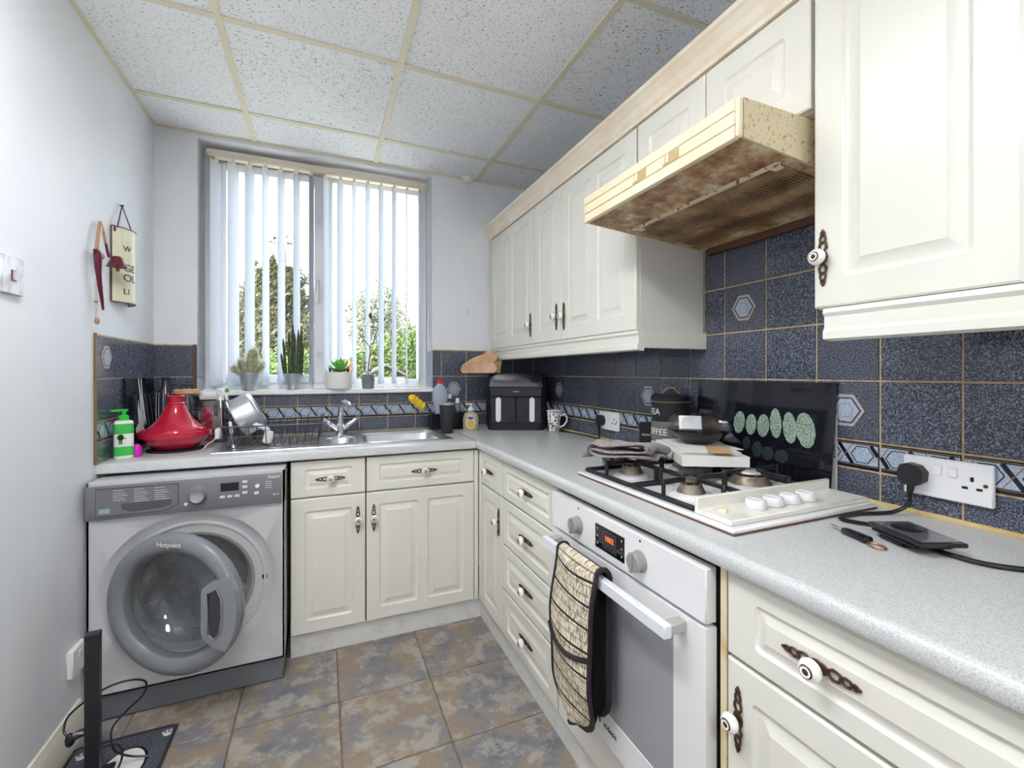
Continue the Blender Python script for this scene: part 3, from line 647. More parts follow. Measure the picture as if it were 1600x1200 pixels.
MB().prism([(.100, .776), (.250, .776), (.250, .757), (.222, .748), (.130, .744), (.105, .755)], -.0192, -.0180, 'y').build('drawer_recess', P('recess_grey', (84, 85, 90), .35), drw)
for cx_, rows in ((.075, 5), (.135, 6), (.195, 6)):
    for r_ in range(rows): box1('printed_line', (cx_+.004, -.0189, .822-.008*r_-(.002 if r_ else 0)), (cx_+.034+.012*((r_*7) % 3)/2, -.0185, .8232-.008*r_-(.002 if r_ else 0)), M_PAPER, drw)
box1('energy_label', (.040, -.0189, .745), (.070, -.0185, .762), P('pale_green_print', (150, 178, 166), .5), drw)
RX = Matrix.Rotation(PI/2, 4, 'X')
dk = MB().lathe([(.036, 0), (.036, .002), (.032, .004), (.028, .006), (.026, .020), (.022, .024), (.018, .021), (0, .021)], 28, M=RX, mi=[0, 0, 0, 0, 0, 1, 1]); dk.build('programme_dial', [M_PANEL, P('dial_face', (160, 161, 164), .3)], t, (.330, -.015, .780))
for k in range(16): MB().ell((.330+.0285*math.cos(2*PI*k/16), -.0195, .780+.0285*math.sin(2*PI*k/16)), (.0012, .0008, .0012), 6, 4).build('dial_mark', M_PAPER, t)
for x, z, r_ in ((.292, .752, .006), (.525, .797, .008)): MB().cyl((x, -.015, z), (x, -.0185, z), r_, n=16).build('round_button', P('pale_button', (226, 226, 226), .35), t)
box1('display', (.402, -.0172, .787), (.462, -.015, .818), M_BLACKG, t)
for x, z in ((.400, .766), (.424, .766), (.448, .766), (.474, .818), (.474, .798), (.474, .776), (.514, .770)): MB().box((x, -.019, z-.005), (x+.017, -.015, z+.005), 0, .001).build('button', P('grey_white_button', (214, 214, 214), .35), t)
text('panel_lettering', 'Smart', .018, M_PAPER, t, (.583, -.0163, .828), FR); text('panel_lettering', 'A++', .013, M_PAPER, t, (.590, -.0163, .758), FR)
for k in range(4): box1('printed_line', (.552, -.0166, .786+.008*k), (.575, -.016, .7872+.008*k), M_PAPER, t)
# seal and drum
Ry = Matrix.Translation((cx, 0, cz)) @ Matrix.Rotation(-PI/2, 4, 'X')
MB().lathe([(.212, .026), (.206, .018), (.196, .020), (.186, .036), (.178, .050), (.182, .075), (.190, .09)], 40, M=Ry, caps=False).build('rubber_seal', M_RUB, t)
dm = MB().lathe([(.178, .070), (.215, .085), (.222, .10), (.222, .40), (.20, .42), (0, .43)], 40, M=Ry, caps=False); dm.build('drum', M_DRUM, t)
pf = MB()
for k in range(26):
    a = 2*PI*k/26
    for j in range(9):
        r0 = .2215; y_ = .12+.032*j; aa = a+(.12 if j % 2 else 0); mm = Ry @ Matrix.Rotation(aa, 4, 'Z') @ Matrix.Translation((r0, 0, y_)) @ Matrix.Rotation(-PI/2, 4, 'Y')
        pf.add([(.0035*math.cos(PI*q/3), .0035*math.sin(PI*q/3), 0) for q in range(6)], [(0, 1, 2, 3, 4, 5)], 0, mm)
o = pf.build('drum_perforations', M_DARK, t); o['kind'] = 'stuff'
for k in range(3):
    a = 2*PI*k/3+.5; mm = Ry @ Matrix.Rotation(a, 4, 'Z')
    MB().prism([(.22, -.035), (.17, -.010), (.165, 0), (.17, .010), (.22, .035)], .11, .40, 'z', M=mm).build('drum_paddle', M_DRUM, t)
MB().box((cx+.232, -.003+.016, cz-.010), (cx+.250, .021, cz+.006), 0, .001).cyl((cx+.241, .014, cz+.02), (cx+.241, .02, cz+.02), .003, n=8).build('door_latch', M_DARK, t)
# open door, hinged on its left
dh = bpy.data.objects.new('door', None); COL.objects.link(dh); dh.parent = t; dh.location = (cx-.248, -.006, cz); dh.rotation_euler = (0, 0, -math.radians(27))
Rd = Matrix.Translation((.248, 0, 0)) @ Matrix.Rotation(PI/2, 4, 'X')
MB().lathe([(.182, -.030), (.186, -.034), (.236, -.034), (.248, -.022), (.250, -.008), (.245, .004), (.234, .013), (.216, .017), (.200, .013), (.188, .003), (.180, -.012), (.182, -.030)], 64, M=Rd, caps=False).build('door_ring', M_DOORG, dh)
MB().lathe([(.186, .000), (.160, .004), (.10, .006), (0, .007)], 48, M=Rd, caps=False).build('door_glass', glassy('door_window_glass', (226, 228, 230), .07, .04), dh)
MB().lathe([(.183, -.034), (.172, -.070), (.148, -.105), (.11, -.125), (0, -.130)], 48, M=Rd, caps=False).build('glass_bowl', glassy('bowl_glass', (240, 243, 245), .16, .08), dh)
def arc(r, a0, a1, n=12): return [(.248+r*math.cos(math.radians(a0+(a1-a0)*k/n)), r*math.sin(math.radians(a0+(a1-a0)*k/n))) for k in range(n+1)]
outer = arc(.2515, -33, 26); inner = [(.408, .098), (.378, .075), (.372, .055), (.372, -.075), (.380, -.100), (.414, -.126)]
hole = [(.400, .058), (.430, .075), (.446, .045), (.449, -.02), (.440, -.075), (.420, -.098), (.400, -.080)]
hm = MB(); hm.prism(outer+inner, -.027, -.004, 'y', 0); hm.prism(hole, -.0278, -.0268, 'y', 1)
hm.build('door_handle', [P('handle_grey', (140, 142, 148), .3), P('handle_hollow', (62, 64, 70), .4)], dh)
hr_ = MB().tube([(x, -.0285, z) for x, z in hole], .004, 6, closed=True); hr_.build('handle_rim', M_DOORG, dh)
text('brand_lettering', 'Hotpoint', .024, M_PAPER, dh, (.248, -.0185, .216), FR)

# ------------------------------------------------------------------ sink, tap
t = thing('sink', 'stainless steel sink with bowl, half bowl and drainer under the window', 'sink', (0, 0, ZT))
sm = MB(); fn = lambda a, b_, d: (a, b_, .004-d)
BL = lambda dep: [(0, 0, .04), (.004, .002, .045), (.010, .012, .05), (.018, dep-.02, .045), (.035, dep, .04)]
plate(sm, fn, SX0, SX1, SY0, SY1, [(SX0, .768, (SX0+.03, .752, SY0+.035, SY1-.06), [(0, 0, .02), (.006, .003, .018), (.012, .0035, .015)], 0), (.768, .940, (.785, .930, SY0+.07, SY1-.11), BL(.11), 0), (.940, SX1, (.958, SX1-.035, SY0+.045, SY1-.055), BL(.17), 0)])
ed = [(x, y, .004) for x, y in rr(SX0, SX1, SY0, SY1, 1e-5)]; e2 = [(x, y, .0005) for x, y in rr(SX0-.002, SX1+.002, SY0-.002, SY1+.002, .012)]
k = len(ed); sm.add(e2+ed, [(i, (i+1) % k, k+(i+1) % k, k+i) for i in range(k)])
sm.build('basin', M_STEEL, t)
rd = MB()
for k in range(9): rd.box((SX0+.06, SY0+.07+.035*k, .0005), (.735, SY0+.082+.035*k, .0022), 0, .0008)
rd.build('drainer_ridges', M_STEEL, t)
fr_ = MB(); ring = rr(.950, SX1-.026, SY0+.036, SY1-.046, .05); fr_.tube([(x, y, .0045) for x, y in ring], .003, 6, closed=True); fr_.build('bowl_rim', M_STEEL, t)
for x, y, d in ((.857, -.335, .106), (1.15, -.33, .166)): MB().cyl((x, y, .004-d-.004), (x, y, .004-d+.003), .030, n=20).build('waste', M_CHROME, t)
tag(MB().lathe([(.0, 0), (.045, 0), (.060, .03), (.066, .075), (.062, .077), (.055, .035), (.04, .006), (0, .006)], 28, c=(.857, -.345, ZT-.105)).build('dish', P('cream_dish', (232, 224, 200), .3)), 'round cream dish lying in the half bowl of the sink', 'dish')
t = thing('mixer_tap', 'chrome mixer tap with two angled handles behind the sink bowls', 'tap', (.862, -.128, ZT+.004))
MB().lathe([(.026, 0), (.026, .006), (.020, .012), (.020, .05), (.022, .055), (.019, .06)], 20).build('tap_base', M_CHROME, t)
MB().tube([(0, 0, .05), (0, 0, .10), (.002, -.003, .145), (.006, -.014, .165), (.02, -.05, .176), (.035, -.10, .170), (.042, -.13, .158)], [.017, .016, .016, .018, .017, .014, .013], 12).build('spout', M_CHROME, t)
for s_ in (-1, 1):
    h_ = MB().tube([(s_*.008, 0, .022), (s_*.05, -.004, .058)], [.012, .014], 12); h_.tube([(s_*.048, -.004, .056), (s_*.098, -.006, .094)], [.017, .014], 8, flat=.8); h_.build('tap_handle', M_CHROME, t)

# ------------------------------------------------------------------ hob
HX0, HX1, HY0, HY1 = 1.553, 2.045, -2.072, -1.459
t = thing('gas_hob', 'white four-burner gas hob with black pan supports on the right worktop', 'hob', (0, 0, ZT))
M_RUST = P('chipped_rust_edge', (110, 70, 52), .6)
hb = MB().box((HX0, HY0, .0005), (HX1, HY1, .004), 1, .001).box((HX0+.001, HY0+.001, .003), (HX1-.001, HY1-.001, .014), 0, .003)
hb.build('hob_plate', [M_WHITE, M_RUST], t)
cs = MB().box((HX0+.012, HY0+.016, .0142), (HX1-.008, -1.958, .026), 0, .002).box((HX0+.012, -1.962, .0142), (HX1-.008, -1.952, .052), 0, .002)
cs.build('control_strip', P('worn_white_enamel', (238, 236, 226), .2, var=(16, (222, 214, 192), .58, .8)), t)
for k, x in enumerate((1.695, 1.752, 1.809, 1.866)):
    kb = MB().lathe([(.021, 0), (.023, .003), (.0225, .017), (.020, .021), (0, .021)], 24); kb.box((-.003, -.020, .0205), (.003, .020, .023), 0, .001); kb.build('control_knob', M_WHITE, t, (x, -2.010, .0265))
MB().lathe([(.012, 0), (.012, .005), (.010, .008), (0, .008)], 18).build('ignition_button', P('cream_button', (236, 226, 200), .35), t, (1.602, -2.000, .0265))
M_ALU = P('burner_alloy', (150, 142, 130), .45, .6, var=(40, (106, 90, 66), .4, .7)); M_CAPB = P('burner_cap', (104, 92, 80), .5, .3, var=(30, (62, 54, 48), .4, .7))
BUR = [(1.672, -1.585, .030), (1.672, -1.835, .030), (1.905, -1.575, .036), (1.905, -1.822, .048)]
for x, y, r_ in BUR:
    MB().lathe([(r_*1.9, .0), (r_*1.75, .006), (r_*1.35, .010), (0, .010)], 28).build('burner_bowl', M_WHITE, t, (x, y, .0135))
    b_ = MB().lathe([(r_*1.22, 0), (r_*1.2, .004), (r_*.98, .016), (r_*.9, .024), (r_*.86, .024)], 28); b_.build('burner_crown', M_ALU, t, (x, y, .0225))
    for q in range(18):
        a = 2*PI*q/18; 
        if q % 2 == 0: MB().box((-.0016, -.0016, 0), (.0016, .0016, .005)).build('burner_tooth', M_ALU, t, (x+r_*.88*math.cos(a), y+r_*.88*math.sin(a), .0465), (0, 0, a))
    MB().lathe([(r_*.80, 0), (r_*.84, .003), (r_*.80, .007), (r_*.6, .009), (0, .009)], 28).build('burner_cap', M_CAPB if r_ < .04 else P('clean_cap', (196, 192, 184), .35, .2), t, (x, y, .0515))
for y0, y1 in ((-1.705, -1.478), (-1.945, -1.712)):
    ps = MB(); x0, x1 = HX0+.022, HX1-.020; z0, z1 = .0145, .026
    def bar(a, b_, w=.012): 
        (ax, ay, az), (bx, by, bz) = a, b_; d = Vector((bx-ax, by-ay, 0)); L = d.length; mm = Matrix.Translation((ax, ay, 0)) @ Matrix.Rotation(math.atan2(d.y, d.x), 4, 'Z'); ps.box((0, -w/2, az), (L, w/2, bz), 0, .002, M=mm)
    for a, b_ in (((x0, y0), (x1, y0)), ((x0, y1), (x1, y1)), ((x0, y0), (x0, y1)), ((x1, y0), (x1, y1)), (((x0+x1)/2, y0), ((x0+x1)/2, y1))): bar((*a, z0), (*b_, z1))
    for bx, by, r_ in BUR:
        if not y0 < by < y1: continue
        for dx, dy in ((1, 0), (-1, 0), (0, 1), (0, -1)):
            ex = (x1 if dx > 0 else (x0+x1)/2) if bx > 1.79 else ((x0+x1)/2 if dx > 0 else x0); ey = y1 if dy > 0 else y0
            o_ = (ex, by) if dx else (bx, ey); i_ = (bx+dx*.022, by+dy*.022)
            o2 = (o_[0]+(i_[0]-o_[0])*.12, o_[1]+(i_[1]-o_[1])*.12)
            bar((*o_, z0), (*o2, .066), .010); bar((*o2, .054), (*i_, .066), .009)
    ps.build('pan_support', P('cast_iron_black', (34, 34, 38), .42, .1), t)
# pebble-printed glass panel leaning behind the hob
t = thing('splashback', 'black glass splashback printed with green pebbles leaning behind the hob', 'splashback', (2.0495, -1.462, ZT+.0005), -PI/2)
M_PGL = P('black_glass', (20, 22, 30), .05, coat=.3)
ang = math.atan2(.031, .31)
mm = Matrix.Rotation(-ang, 4, 'X')
gp = MB().box((0, 0, .0), (.492, .005, .312), 0, .001, M=mm); gp.build('panel', M_PGL, t)
M_PEB = m_speckle('green_pebble_print', (64, 96, 84), (188, 206, 184), 240, .38, .62, .3)
M_PEBD = m_speckle('dim_pebble_print', (26, 32, 36), (66, 78, 80), 240, .4, .65, .3)
for k, (x, z, rx, rz, a) in enumerate(((.189, .173, .021, .037, .06), (.234, .170, .019, .034, .0), (.278, .171, .021, .036, .0), (.320, .183, .019, .046, -.12), (.366, .174, .021, .047, -.16), (.414, .172, .028, .052, -.22))):
    pts = [(rx*math.cos(2*PI*q/20)*(1+.06*math.sin(3*q)), rz*math.sin(2*PI*q/20)) for q in range(20)]
    pts = [(x+p*math.cos(a)+q*math.sin(a), z-p*math.sin(a)+q*math.cos(a)) for p, q in pts]
    MB().prism(pts, -.0006, .0002, 'y', M=mm).build('printed_pebble', M_PEB, t)
for x, z, rx, rz in ((.222, .108, .014, .022), (.262, .094, .017, .026), (.300, .086, .020, .022), (.345, .084, .022, .020)):
    MB().prism([(x+rx*math.cos(2*PI*q/16), z+rz*math.sin(2*PI*q/16)) for q in range(16)], -.0006, .0002, 'y', M=mm).build('printed_pebble', M_PEBD, t)
t = thing('chopping_board', 'thin white and green board standing behind the black glass splashback', 'board', (2.0835, -1.74, ZT+.0005), -PI/2)
MB().box((0, 0, 0), (.212, .004, .222), 0, .001).build('board', M_WHITE, t); box1('green_face', (.0, -.0012, .05), (.196, 0, .222), M_GREEN, t)
text('lettering', 'neat', .022, M_BLACK, t, (.204, -.0002, .12), (PI/2, PI/2, 0), squash=1)

# ------------------------------------------------------------------ things at the left end of the worktop
Z = ZT
t = thing('soap_dispenser', 'green and white pump soap bottle at the left end of the worktop', 'soap bottle', (.045, -.505, Z), math.radians(25))
sq = (.6, 1, .62)
MB().lathe([(.0, 0), (.028, 0), (.031, .004), (.031, .138), (.028, .148), (.014, .152), (.013, .158)], 24, sq=sq, mi=[0]*8).build('bottle', P('white_label_plastic', (238, 240, 234), .3), t)
for z0, z1 in ((.012, .048), (.098, .138)): MB().lathe([(.0313, z0), (.0316, z0+.0005), (.0316, z1), (.0313, z1)], 24, sq=sq, caps=False).build('green_band', M_GREEN, t)
MB().lathe([(.015, .152), (.017, .154), (.017, .168), (.012, .170), (.010, .171), (.0075, .172), (.0075, .186), (.014, .187), (.014, .194), (0, .195)], 18).box((-.040, -.006, .186), (0, .006, .194), 0, .002).build('pump', P('vivid_green_plastic', (44, 206, 64), .3), t)
MB().prism([(.010*math.cos(2*PI*k/14)-.012, .085+.012*math.sin(2*PI*k/14)) for k in range(14)], -.0215, -.0190, 'y').build('printed_circle', M_BLACK, t)
MB().box((-.018, -.0205, .058), (-.006, -.0192, .075)).build('printed_leaf', P('leaf_green_print', (84, 150, 70), .5), t); box1('printed_line', (-.018, -.0206, .079), (.006, -.0192, .081), M_BLACK, t)
tag(MB().lathe([(0, 0), (.014, 0), (.016, .004), (.016, .028), (.014, .040), (.008, .048), (0, .051)], 20, c=(.078, -.478, Z)).build('cap', P('magenta_plastic', (232, 40, 206), .35)), 'small magenta dome cap beside the green soap bottle', 'cap')
# dark glass board with a printed white flower, leaning in the corner on the left wall
t = thing('glass_board', 'dark glass board with white lily print leaning on the left wall', 'glass board', (.034, -.40, Z), PI/2)
mm = Matrix.Rotation(-.055, 4, 'X')
MB().box((0, 0, 0), (.33, .005, .318), 0, .001, M=mm).build('board', P('deep_teal_glass', (26, 34, 46), .05, coat=.2), t)
M_LILY = P('lily_print', (232, 238, 232), .4, var=(12, (196, 212, 214), .4, .7))
for poly in ([(0.138, 0.316), (0.146, 0.316), (0.156, 0.245), (0.166, 0.175), (0.158, 0.135), (0.140, 0.165), (0.146, 0.245)], [(0.170, 0.316), (0.178, 0.316), (0.176, 0.265), (0.194, 0.155), (0.206, 0.100), (0.180, 0.130), (0.164, 0.205), (0.169, 0.265)], [(0.110, 0.120), (0.114, 0.180), (0.126, 0.220), (0.132, 0.165), (0.150, 0.185), (0.176, 0.145), (0.185, 0.105), (0.145, 0.095)], [(0.070, 0.065), (0.080, 0.100), (0.110, 0.117), (0.160, 0.105), (0.180, 0.075), (0.130, 0.063)]):
    MB().prism(poly, -.0006, .0002, 'y', M=mm).build('printed_petal', M_LILY, t)
# trivet + tagine
tg = (.176, -.345)
tag(MB().lathe([(0, 0), (.105, 0), (.105, .006), (.098, .008), (0, .008)], 36, c=(tg[0], tg[1], Z)).build('trivet', P('black_slate', (34, 34, 38), .5)), 'round black trivet under the red tagine', 'trivet')
t = thing('tagine', 'cherry red ceramic tagine with conical lid', 'tagine', (tg[0], tg[1], Z+.0085))
MB().lathe([(0, 0), (.074, 0), (.080, .003), (.103, .024), (.120, .044), (.125, .052), (.136, .056), (.138, .060), (.138, .077), (.135, .080), (.128, .078), (.122, .062), (.10, .03), (.0, .012)], 48).build('base_dish', M_RED, t)
MB().lathe([(.106, .066), (.112, .076), (.110, .082), (.093, .096), (.073, .117), (.056, .142), (.044, .166), (.036, .184), (.033, .189), (.034, .193), (.034, .197), (.031, .200), (.031, .222), (.033, .228), (.030, .231), (.026, .226), (.022, .21), (0, .205)], 48).build('lid', M_RED, t)
t = thing('striped_bottle', 'tall dark bottle with pale vertical stripes in the left corner', 'bottle', (.066, -.066, Z))
MB().lathe([(0, 0), (.034, 0), (.037, .004), (.037, .225), (.034, .245), (.018, .268), (.016, .305), (.019, .308), (.018, .318), (0, .318)], 24).build('glass', P('smoky_dark_glass', (54, 56, 66), .12), t)
for k in range(12):
    a = 2*PI*k/12; MB().tube([(.0372*math.cos(a), .0372*math.sin(a), z) for z in (.02, .12, .225)]+[(.0345*math.cos(a), .0345*math.sin(a), .244)], .0013, 5).build('stripe', P('pale_stripe', (206, 206, 200), .4), t)
t = thing('storage_jar', 'round glass storage jar with wooden lid behind the tagine', 'jar', (.156, -.090, Z))
MB().lathe([(0, 0), (.044, 0), (.048, .004), (.048, .235), (.046, .237)], 32).build('glass', M_JAR, t)
MB().lathe([(.045, .2375), (.055, .238), (.055, .256), (.052, .259), (0, .259)], 32).build('lid', P('pale_wood', (214, 162, 116), .5, var=(20, (226, 182, 140), .4, .65)), t)
MB().tube([(-.028, 0, .258), (-.024, 0, .272), (0, 0, .279), (.024, 0, .272), (.028, 0, .258)], .003, 8).build('lid_handle', M_BLACKM, t)
t = thing('plastic_tub', 'clear plastic tub of red capsules with a grey lid', 'tub', (.262, -.071, Z), math.radians(4))
MB().box((-.046, -.052, 0), (.046, .052, .205), 0, .006).build('tub', M_CLEAR, t); MB().box((-.042, -.048, .003), (.042, .048, .165), 0, .006).build('contents', P('red_capsules', (196, 44, 66), .4, var=(40, (226, 120, 130), .48, .62)), t)
MB().box((-.050, -.056, .2055), (.050, .056, .228), 0, .004).build('lid', P('pale_grey_lid', (214, 214, 212), .4), t)
MB().box((.006, -.0535, .06), (.034, -.0522, .15)).build('paper_label', P('cream_label', (226, 206, 176), .6), t); MB().box((.012, -.0542, .125), (.028, -.0536, .148)).build('blue_mark', P('blue_print', (60, 96, 160), .5), t)
t = thing('spray_bottle', 'clear spray bottle with white trigger and green nozzle', 'spray bottle', (.315, -.178, Z), math.radians(-20))
MB().lathe([(0, 0), (.027, 0), (.031, .005), (.032, .10), (.031, .165), (.026, .19), (.014, .205), (.0135, .215)], 24).build('bottle', M_CLEAR, t); MB().lathe([(0, .003), (.028, .004), (.028, .05), (0, .05)], 20).build('liquid', glassy('pale_liquid', (216, 222, 220), .08), t)
MB().tube([(.002, 0, .22), (.004, 0, .10), (.006, 0, .012)], .0022, 6).build('dip_tube', M_PAPER, t)
MB().lathe([(.016, .205), (.016, .225), (.012, .23)], 16).box((-.018, -.010, .228), (.022, .010, .262), 0, .005).prism([(.020, .25), (.030, .232), (.034, .205), (.028, .205), (.022, .228), (.014, .24)], -.006, .006, 'y').build('trigger_head', P('white_spray_plastic', (240, 242, 240), .35), t)
MB().box((.022, -.008, .244), (.036, .008, .263), 0, .003).build('nozzle', P('green_nozzle', (96, 186, 92), .35), t)
cb = MB().tube([(.285, -.405, Z+.003), (.292, -.415, Z+.004), (.300, -.395, Z+.02), (.322, -.36, Z+.036), (.330, -.33, Z+.055), (.330, -.31, Z+.06)], .0032, 6, flat=.7)
cb.box((.320, -.345, Z+.035), (.342, -.305, Z+.085), 0, .006)
tag(cb.build('charging_cable', P('white_cable', (242, 240, 240), .4)), 'white cable draped over the right side of the tagine', 'cable')

# dish rack
t = thing('dish_rack', 'black wire dish rack standing on the sink drainer', 'dish rack', (0, 0, Z+.0062))
M_WIRE = P('black_coated_wire', (44, 42, 44), .35)
x0, x1, y0, y1 = .395, .752, -.495, -.185
def ring(z, g): return [(x0-g, y0-g, z), (x1+g, y0-g, z), (x1+g, y1+g, z), (x0-g, y1+g, z)]
MB().tube(ring(.100, .018), .0035, 6, closed=True).build('rim', M_WIRE, t); MB().tube(ring(.006, 0), .003, 6, closed=True).build('base_ring', M_WIRE, t)
for k in range(13):
    x = x0+(x1-x0)*k/12; xo = (x0-.018)+(x1-x0+.036)*k/12
    MB().tube([(xo, y0-.018, .100), (x, y0, .006), (x, y1, .006), (xo, y1+.018, .100)], .0019, 5).build('wire', M_WIRE, t)
    if k % 2 == 0 and k > 1: MB().tube([(x+.014, -.24, .006), (x+.014, -.24, .12), (x+.014, -.245, .125), (x+.014, -.255, .12)], .0017, 5).build('plate_prong', M_WIRE, t)
for k in range(1, 8):
    y = y0+(y1-y0)*k/8; MB().tube([(x0-.018, y, .100), (x0, y, .004), (x1, y, .004), (x1+.018, y, .100)], .0019, 5).build('wire', M_WIRE, t)
for x in (x0-.018, x1+.018): MB().tube([(x, y0+.1, .1), (x+(.008 if x > .5 else -.008), y0+.1, .128), (x+(.008 if x > .5 else -.008), y1-.1, .128), (x, y1-.1, .1)], .0028, 6).build('rack_handle', M_WIRE, t)
t = thing('saucepan', 'stainless steel saucepan propped up on its side in the dish rack', 'saucepan', (.450, -.295, Z+.148), rot=(math.radians(8), math.radians(-118), math.radians(-6)))
MB().lathe([(0, -.045), (.078, -.045), (.086, -.040), (.090, -.030), (.092, .050), (.095, .053), (.094, .055), (.089, .052), (.087, -.036), (0, -.040)], 40).build('pan', M_STEEL, t)
t = thing('spoon', 'white-handled spoon standing in the left of the dish rack', 'spoon', (.415, -.46, Z+.012), rot=(math.radians(10), math.radians(-6), 0))
MB().tube([(0, 0, .0), (0, 0, .05), (0, 0, .07)], [.003, .003, .004], 6).ell((0, 0, -.0), (.011, .004, .017), 10, 6).build('bowl_and_neck', M_STEEL, t); MB().box((-.006, -.003, .065), (.006, .003, .118), 0, .002).build('handle', P('white_cutlery_handle', (236, 236, 234), .35), t)
t = thing('dish_brush', 'white and pale blue dish brush lying in the dish rack', 'brush', (.50, -.44, Z+.062), rot=(0, math.radians(20), math.radians(-20)))
MB().box((-.030, -.012, .028), (.045, .012, .048), 0, .008).build('grip', P('pale_blue_grip', (206, 222, 232), .4), t); MB().box((.034, -.016, -.024), (.070, .016, .034), 0, .008).build('brush_head', P('white_brush_plastic', (238, 238, 236), .4), t)
br = MB()
for k in range(40): br.cyl((.038+.028*random.random(), -.012+.024*random.random(), -.024), (.038+.028*random.random(), -.012+.024*random.random(), -.040), .0010, n=4)
o = br.build('bristles', P('dark_bristle', (70, 70, 74), .7), t); o['kind'] = 'stuff'

# ------------------------------------------------------------------ window-sill plants
ZS = 1.1475
M_ZINC = P('zinc_bucket', (178, 186, 194), .35, .7, var=(18, (214, 220, 226), .4, .65)); M_SOIL = P('potting_soil', (52, 40, 32), .95)
def bucket(t, r, h):
    MB().lathe([(0, 0), (r*.70, 0), (r*.72, .002), (r*.96, h*.93), (r*1.03, h*.95), (r*1.03, h), (r*.97, h), (r*.93, h-.008)], 28).build('pot', M_ZINC, t); MB().lathe([(r*.93, h-.009), (0, h-.006)], 24).build('soil', M_SOIL, t)
t = thing('potted_cactus', 'white woolly cactus with several heads in a zinc bucket', 'potted cactus', (.414, -.004, ZS)); bucket(t, .050, .095)
M_CAC = P('woolly_cactus_green', (128, 136, 88), .8, var=(60, (182, 180, 140), .4, .65)); M_HAIR = P('white_cactus_wool', (246, 244, 236), .9)
for (bx, bz, tx, tz, r_) in ((.004, .09, .020, .205, .026), (-.018, .09, -.038, .150, .021), (.03, .088, .060, .135, .018), (-.035, .086, -.075, .115, .016), (.010, .09, .038, .150, .017)):
    a = Vector((bx, -.004, bz)); e = Vector((tx, -.01, tz)); MB().tube([a, a.lerp(e, .35), a.lerp(e, .75), e, e+(e-a).normalized()*r_*.55], [r_*.7, r_*.95, r_, r_*.82, r_*.2], 14).build('cactus_head', M_CAC, t)
    hr = MB()
    for k in range(1100):
        f = random.random()**.7; c_ = a.lerp(e, f); d = Vector((random.gauss(0, 1), random.gauss(0, 1), random.gauss(0, 1)+(1.0 if f > .8 else .1))).normalized(); L = random.uniform(.008, .016)*(1.2 if f > .6 else .8)
        p = c_+d*r_*.92; q = p+d*L; s2 = d.orthogonal().normalized()*.0011; hr.add([p-s2, p+s2, q], [(0, 1, 2)]); 
    o = hr.build('wool', M_HAIR, t); o['kind'] = 'stuff'
t = thing('potted_cactus', 'tall dark green columnar cactus in a zinc bucket', 'potted cactus', (.622, -.004, ZS)); bucket(t, .046, .088)
M_COLC = P('column_cactus_green', (58, 74, 52), .7, var=(50, (92, 106, 72), .42, .65))
for (x, y, h, r_, dx) in ((.0, 0, .285, .010, .0), (.016, .006, .255, .0095, .004), (-.012, .004, .245, .009, -.002), (.024, -.006, .270, .0095, .008), (-.024, -.004, .205, .008, -.010), (.006, -.014, .230, .009, .002), (-.030, .004, .125, .008, -.012), (.032, .004, .175, .008, .006), (-.006, -.016, .185, .008, -.006), (.018, -.018, .15, .008, .004)):
    sec = MB(); nseg = 12; vs = []; fs = []; x *= 1.35; y *= 1.4; r_ *= .82; dx *= 1.5
    zz = [.075+(h-.0)*q/7 for q in range(8)]
    for j, z in enumerate(zz):
        rr_ = r_*(1 if j < 6 else (.9 if j == 6 else .25))
        for k in range(nseg): a = 2*PI*k/nseg; q = rr_*(1.12 if k % 2 else .78); vs.append((x+dx*j/7+q*math.cos(a), y+q*math.sin(a), z))
    for j in range(7): fs += [(j*nseg+k, j*nseg+(k+1) % nseg, (j+1)*nseg+(k+1) % nseg, (j+1)*nseg+k) for k in range(nseg)]
    fs.append(tuple(7*nseg+k for k in range(nseg))); sec.add(vs, fs); sec.build('stem', M_COLC, t)
t = thing('potted_succulent', 'bright green rosette succulent in a white ribbed pot', 'potted succulent', (.858, -.002, ZS))
MB().lathe([(0, 0), (.066, 0), (.070, .004)]+[(.072+(.0014 if k % 2 else 0), .008+.0062*k) for k in range(14)]+[(.073, .096), (.069, .096), (.067, .086)], 32).build('pot', P('white_ribbed_ceramic', (232, 230, 224), .5), t); MB().lathe([(.068, .086), (0, .088)], 24).build('soil', M_SOIL, t)
def leaf_mesh(L, w, th_, name, mat):
    m = MB(); vs = []; nseg = 6
    for j in range(nseg+1):
        f = j/nseg; ww_ = w*math.sin(PI*min(.97, .12+.86*f))**.8; vs += [(f*L, -ww_, .25*L*f*f), (f*L, 0, .25*L*f*f-th_*math.sin(PI*f)), (f*L, ww_, .25*L*f*f), (f*L, 0, .25*L*f*f+th_*.6*math.sin(PI*f))]
    for j in range(nseg): m.add(vs[j*4:j*4+8], [(k, (k+1) % 4, 4+(k+1) % 4, 4+k) for k in range(4)])
    return m.mesh(name, mat, 80)
LM = leaf_mesh(.048, .010, .004, 'leaf', P('succulent_green', (108, 196, 84), .4, var=(25, (150, 220, 120), .4, .65), rnd=True)); LD = leaf_mesh(.055, .005, .003, 'leaf', P('dark_aloe_green', (46, 78, 62), .5))
for ring_, (nl, el, sc, zz) in enumerate(((5, 70, .9, .126), (7, 52, 1.3, .118), (9, 34, 1.55, .106), (10, 16, 1.6, .096))):
    for k in range(nl): o = put('leaf', LM, t, (.006, -.006, zz), (0, -math.radians(el), 2*PI*k/nl+ring_*.4)); o.scale = (sc,)*3
for cx2 in (-.046, .050):
    for k in range(8): o = put('leaf', LD, t, (cx2, .004, .088), (0, -math.radians(35+30*(k % 2)), 2*PI*k/8)); o.scale = (.8, .8, .8)
t = thing('potted_plant', 'leggy bare-stemmed plant in a small grey-green pot', 'potted plant', (1.018, -.004, ZS))
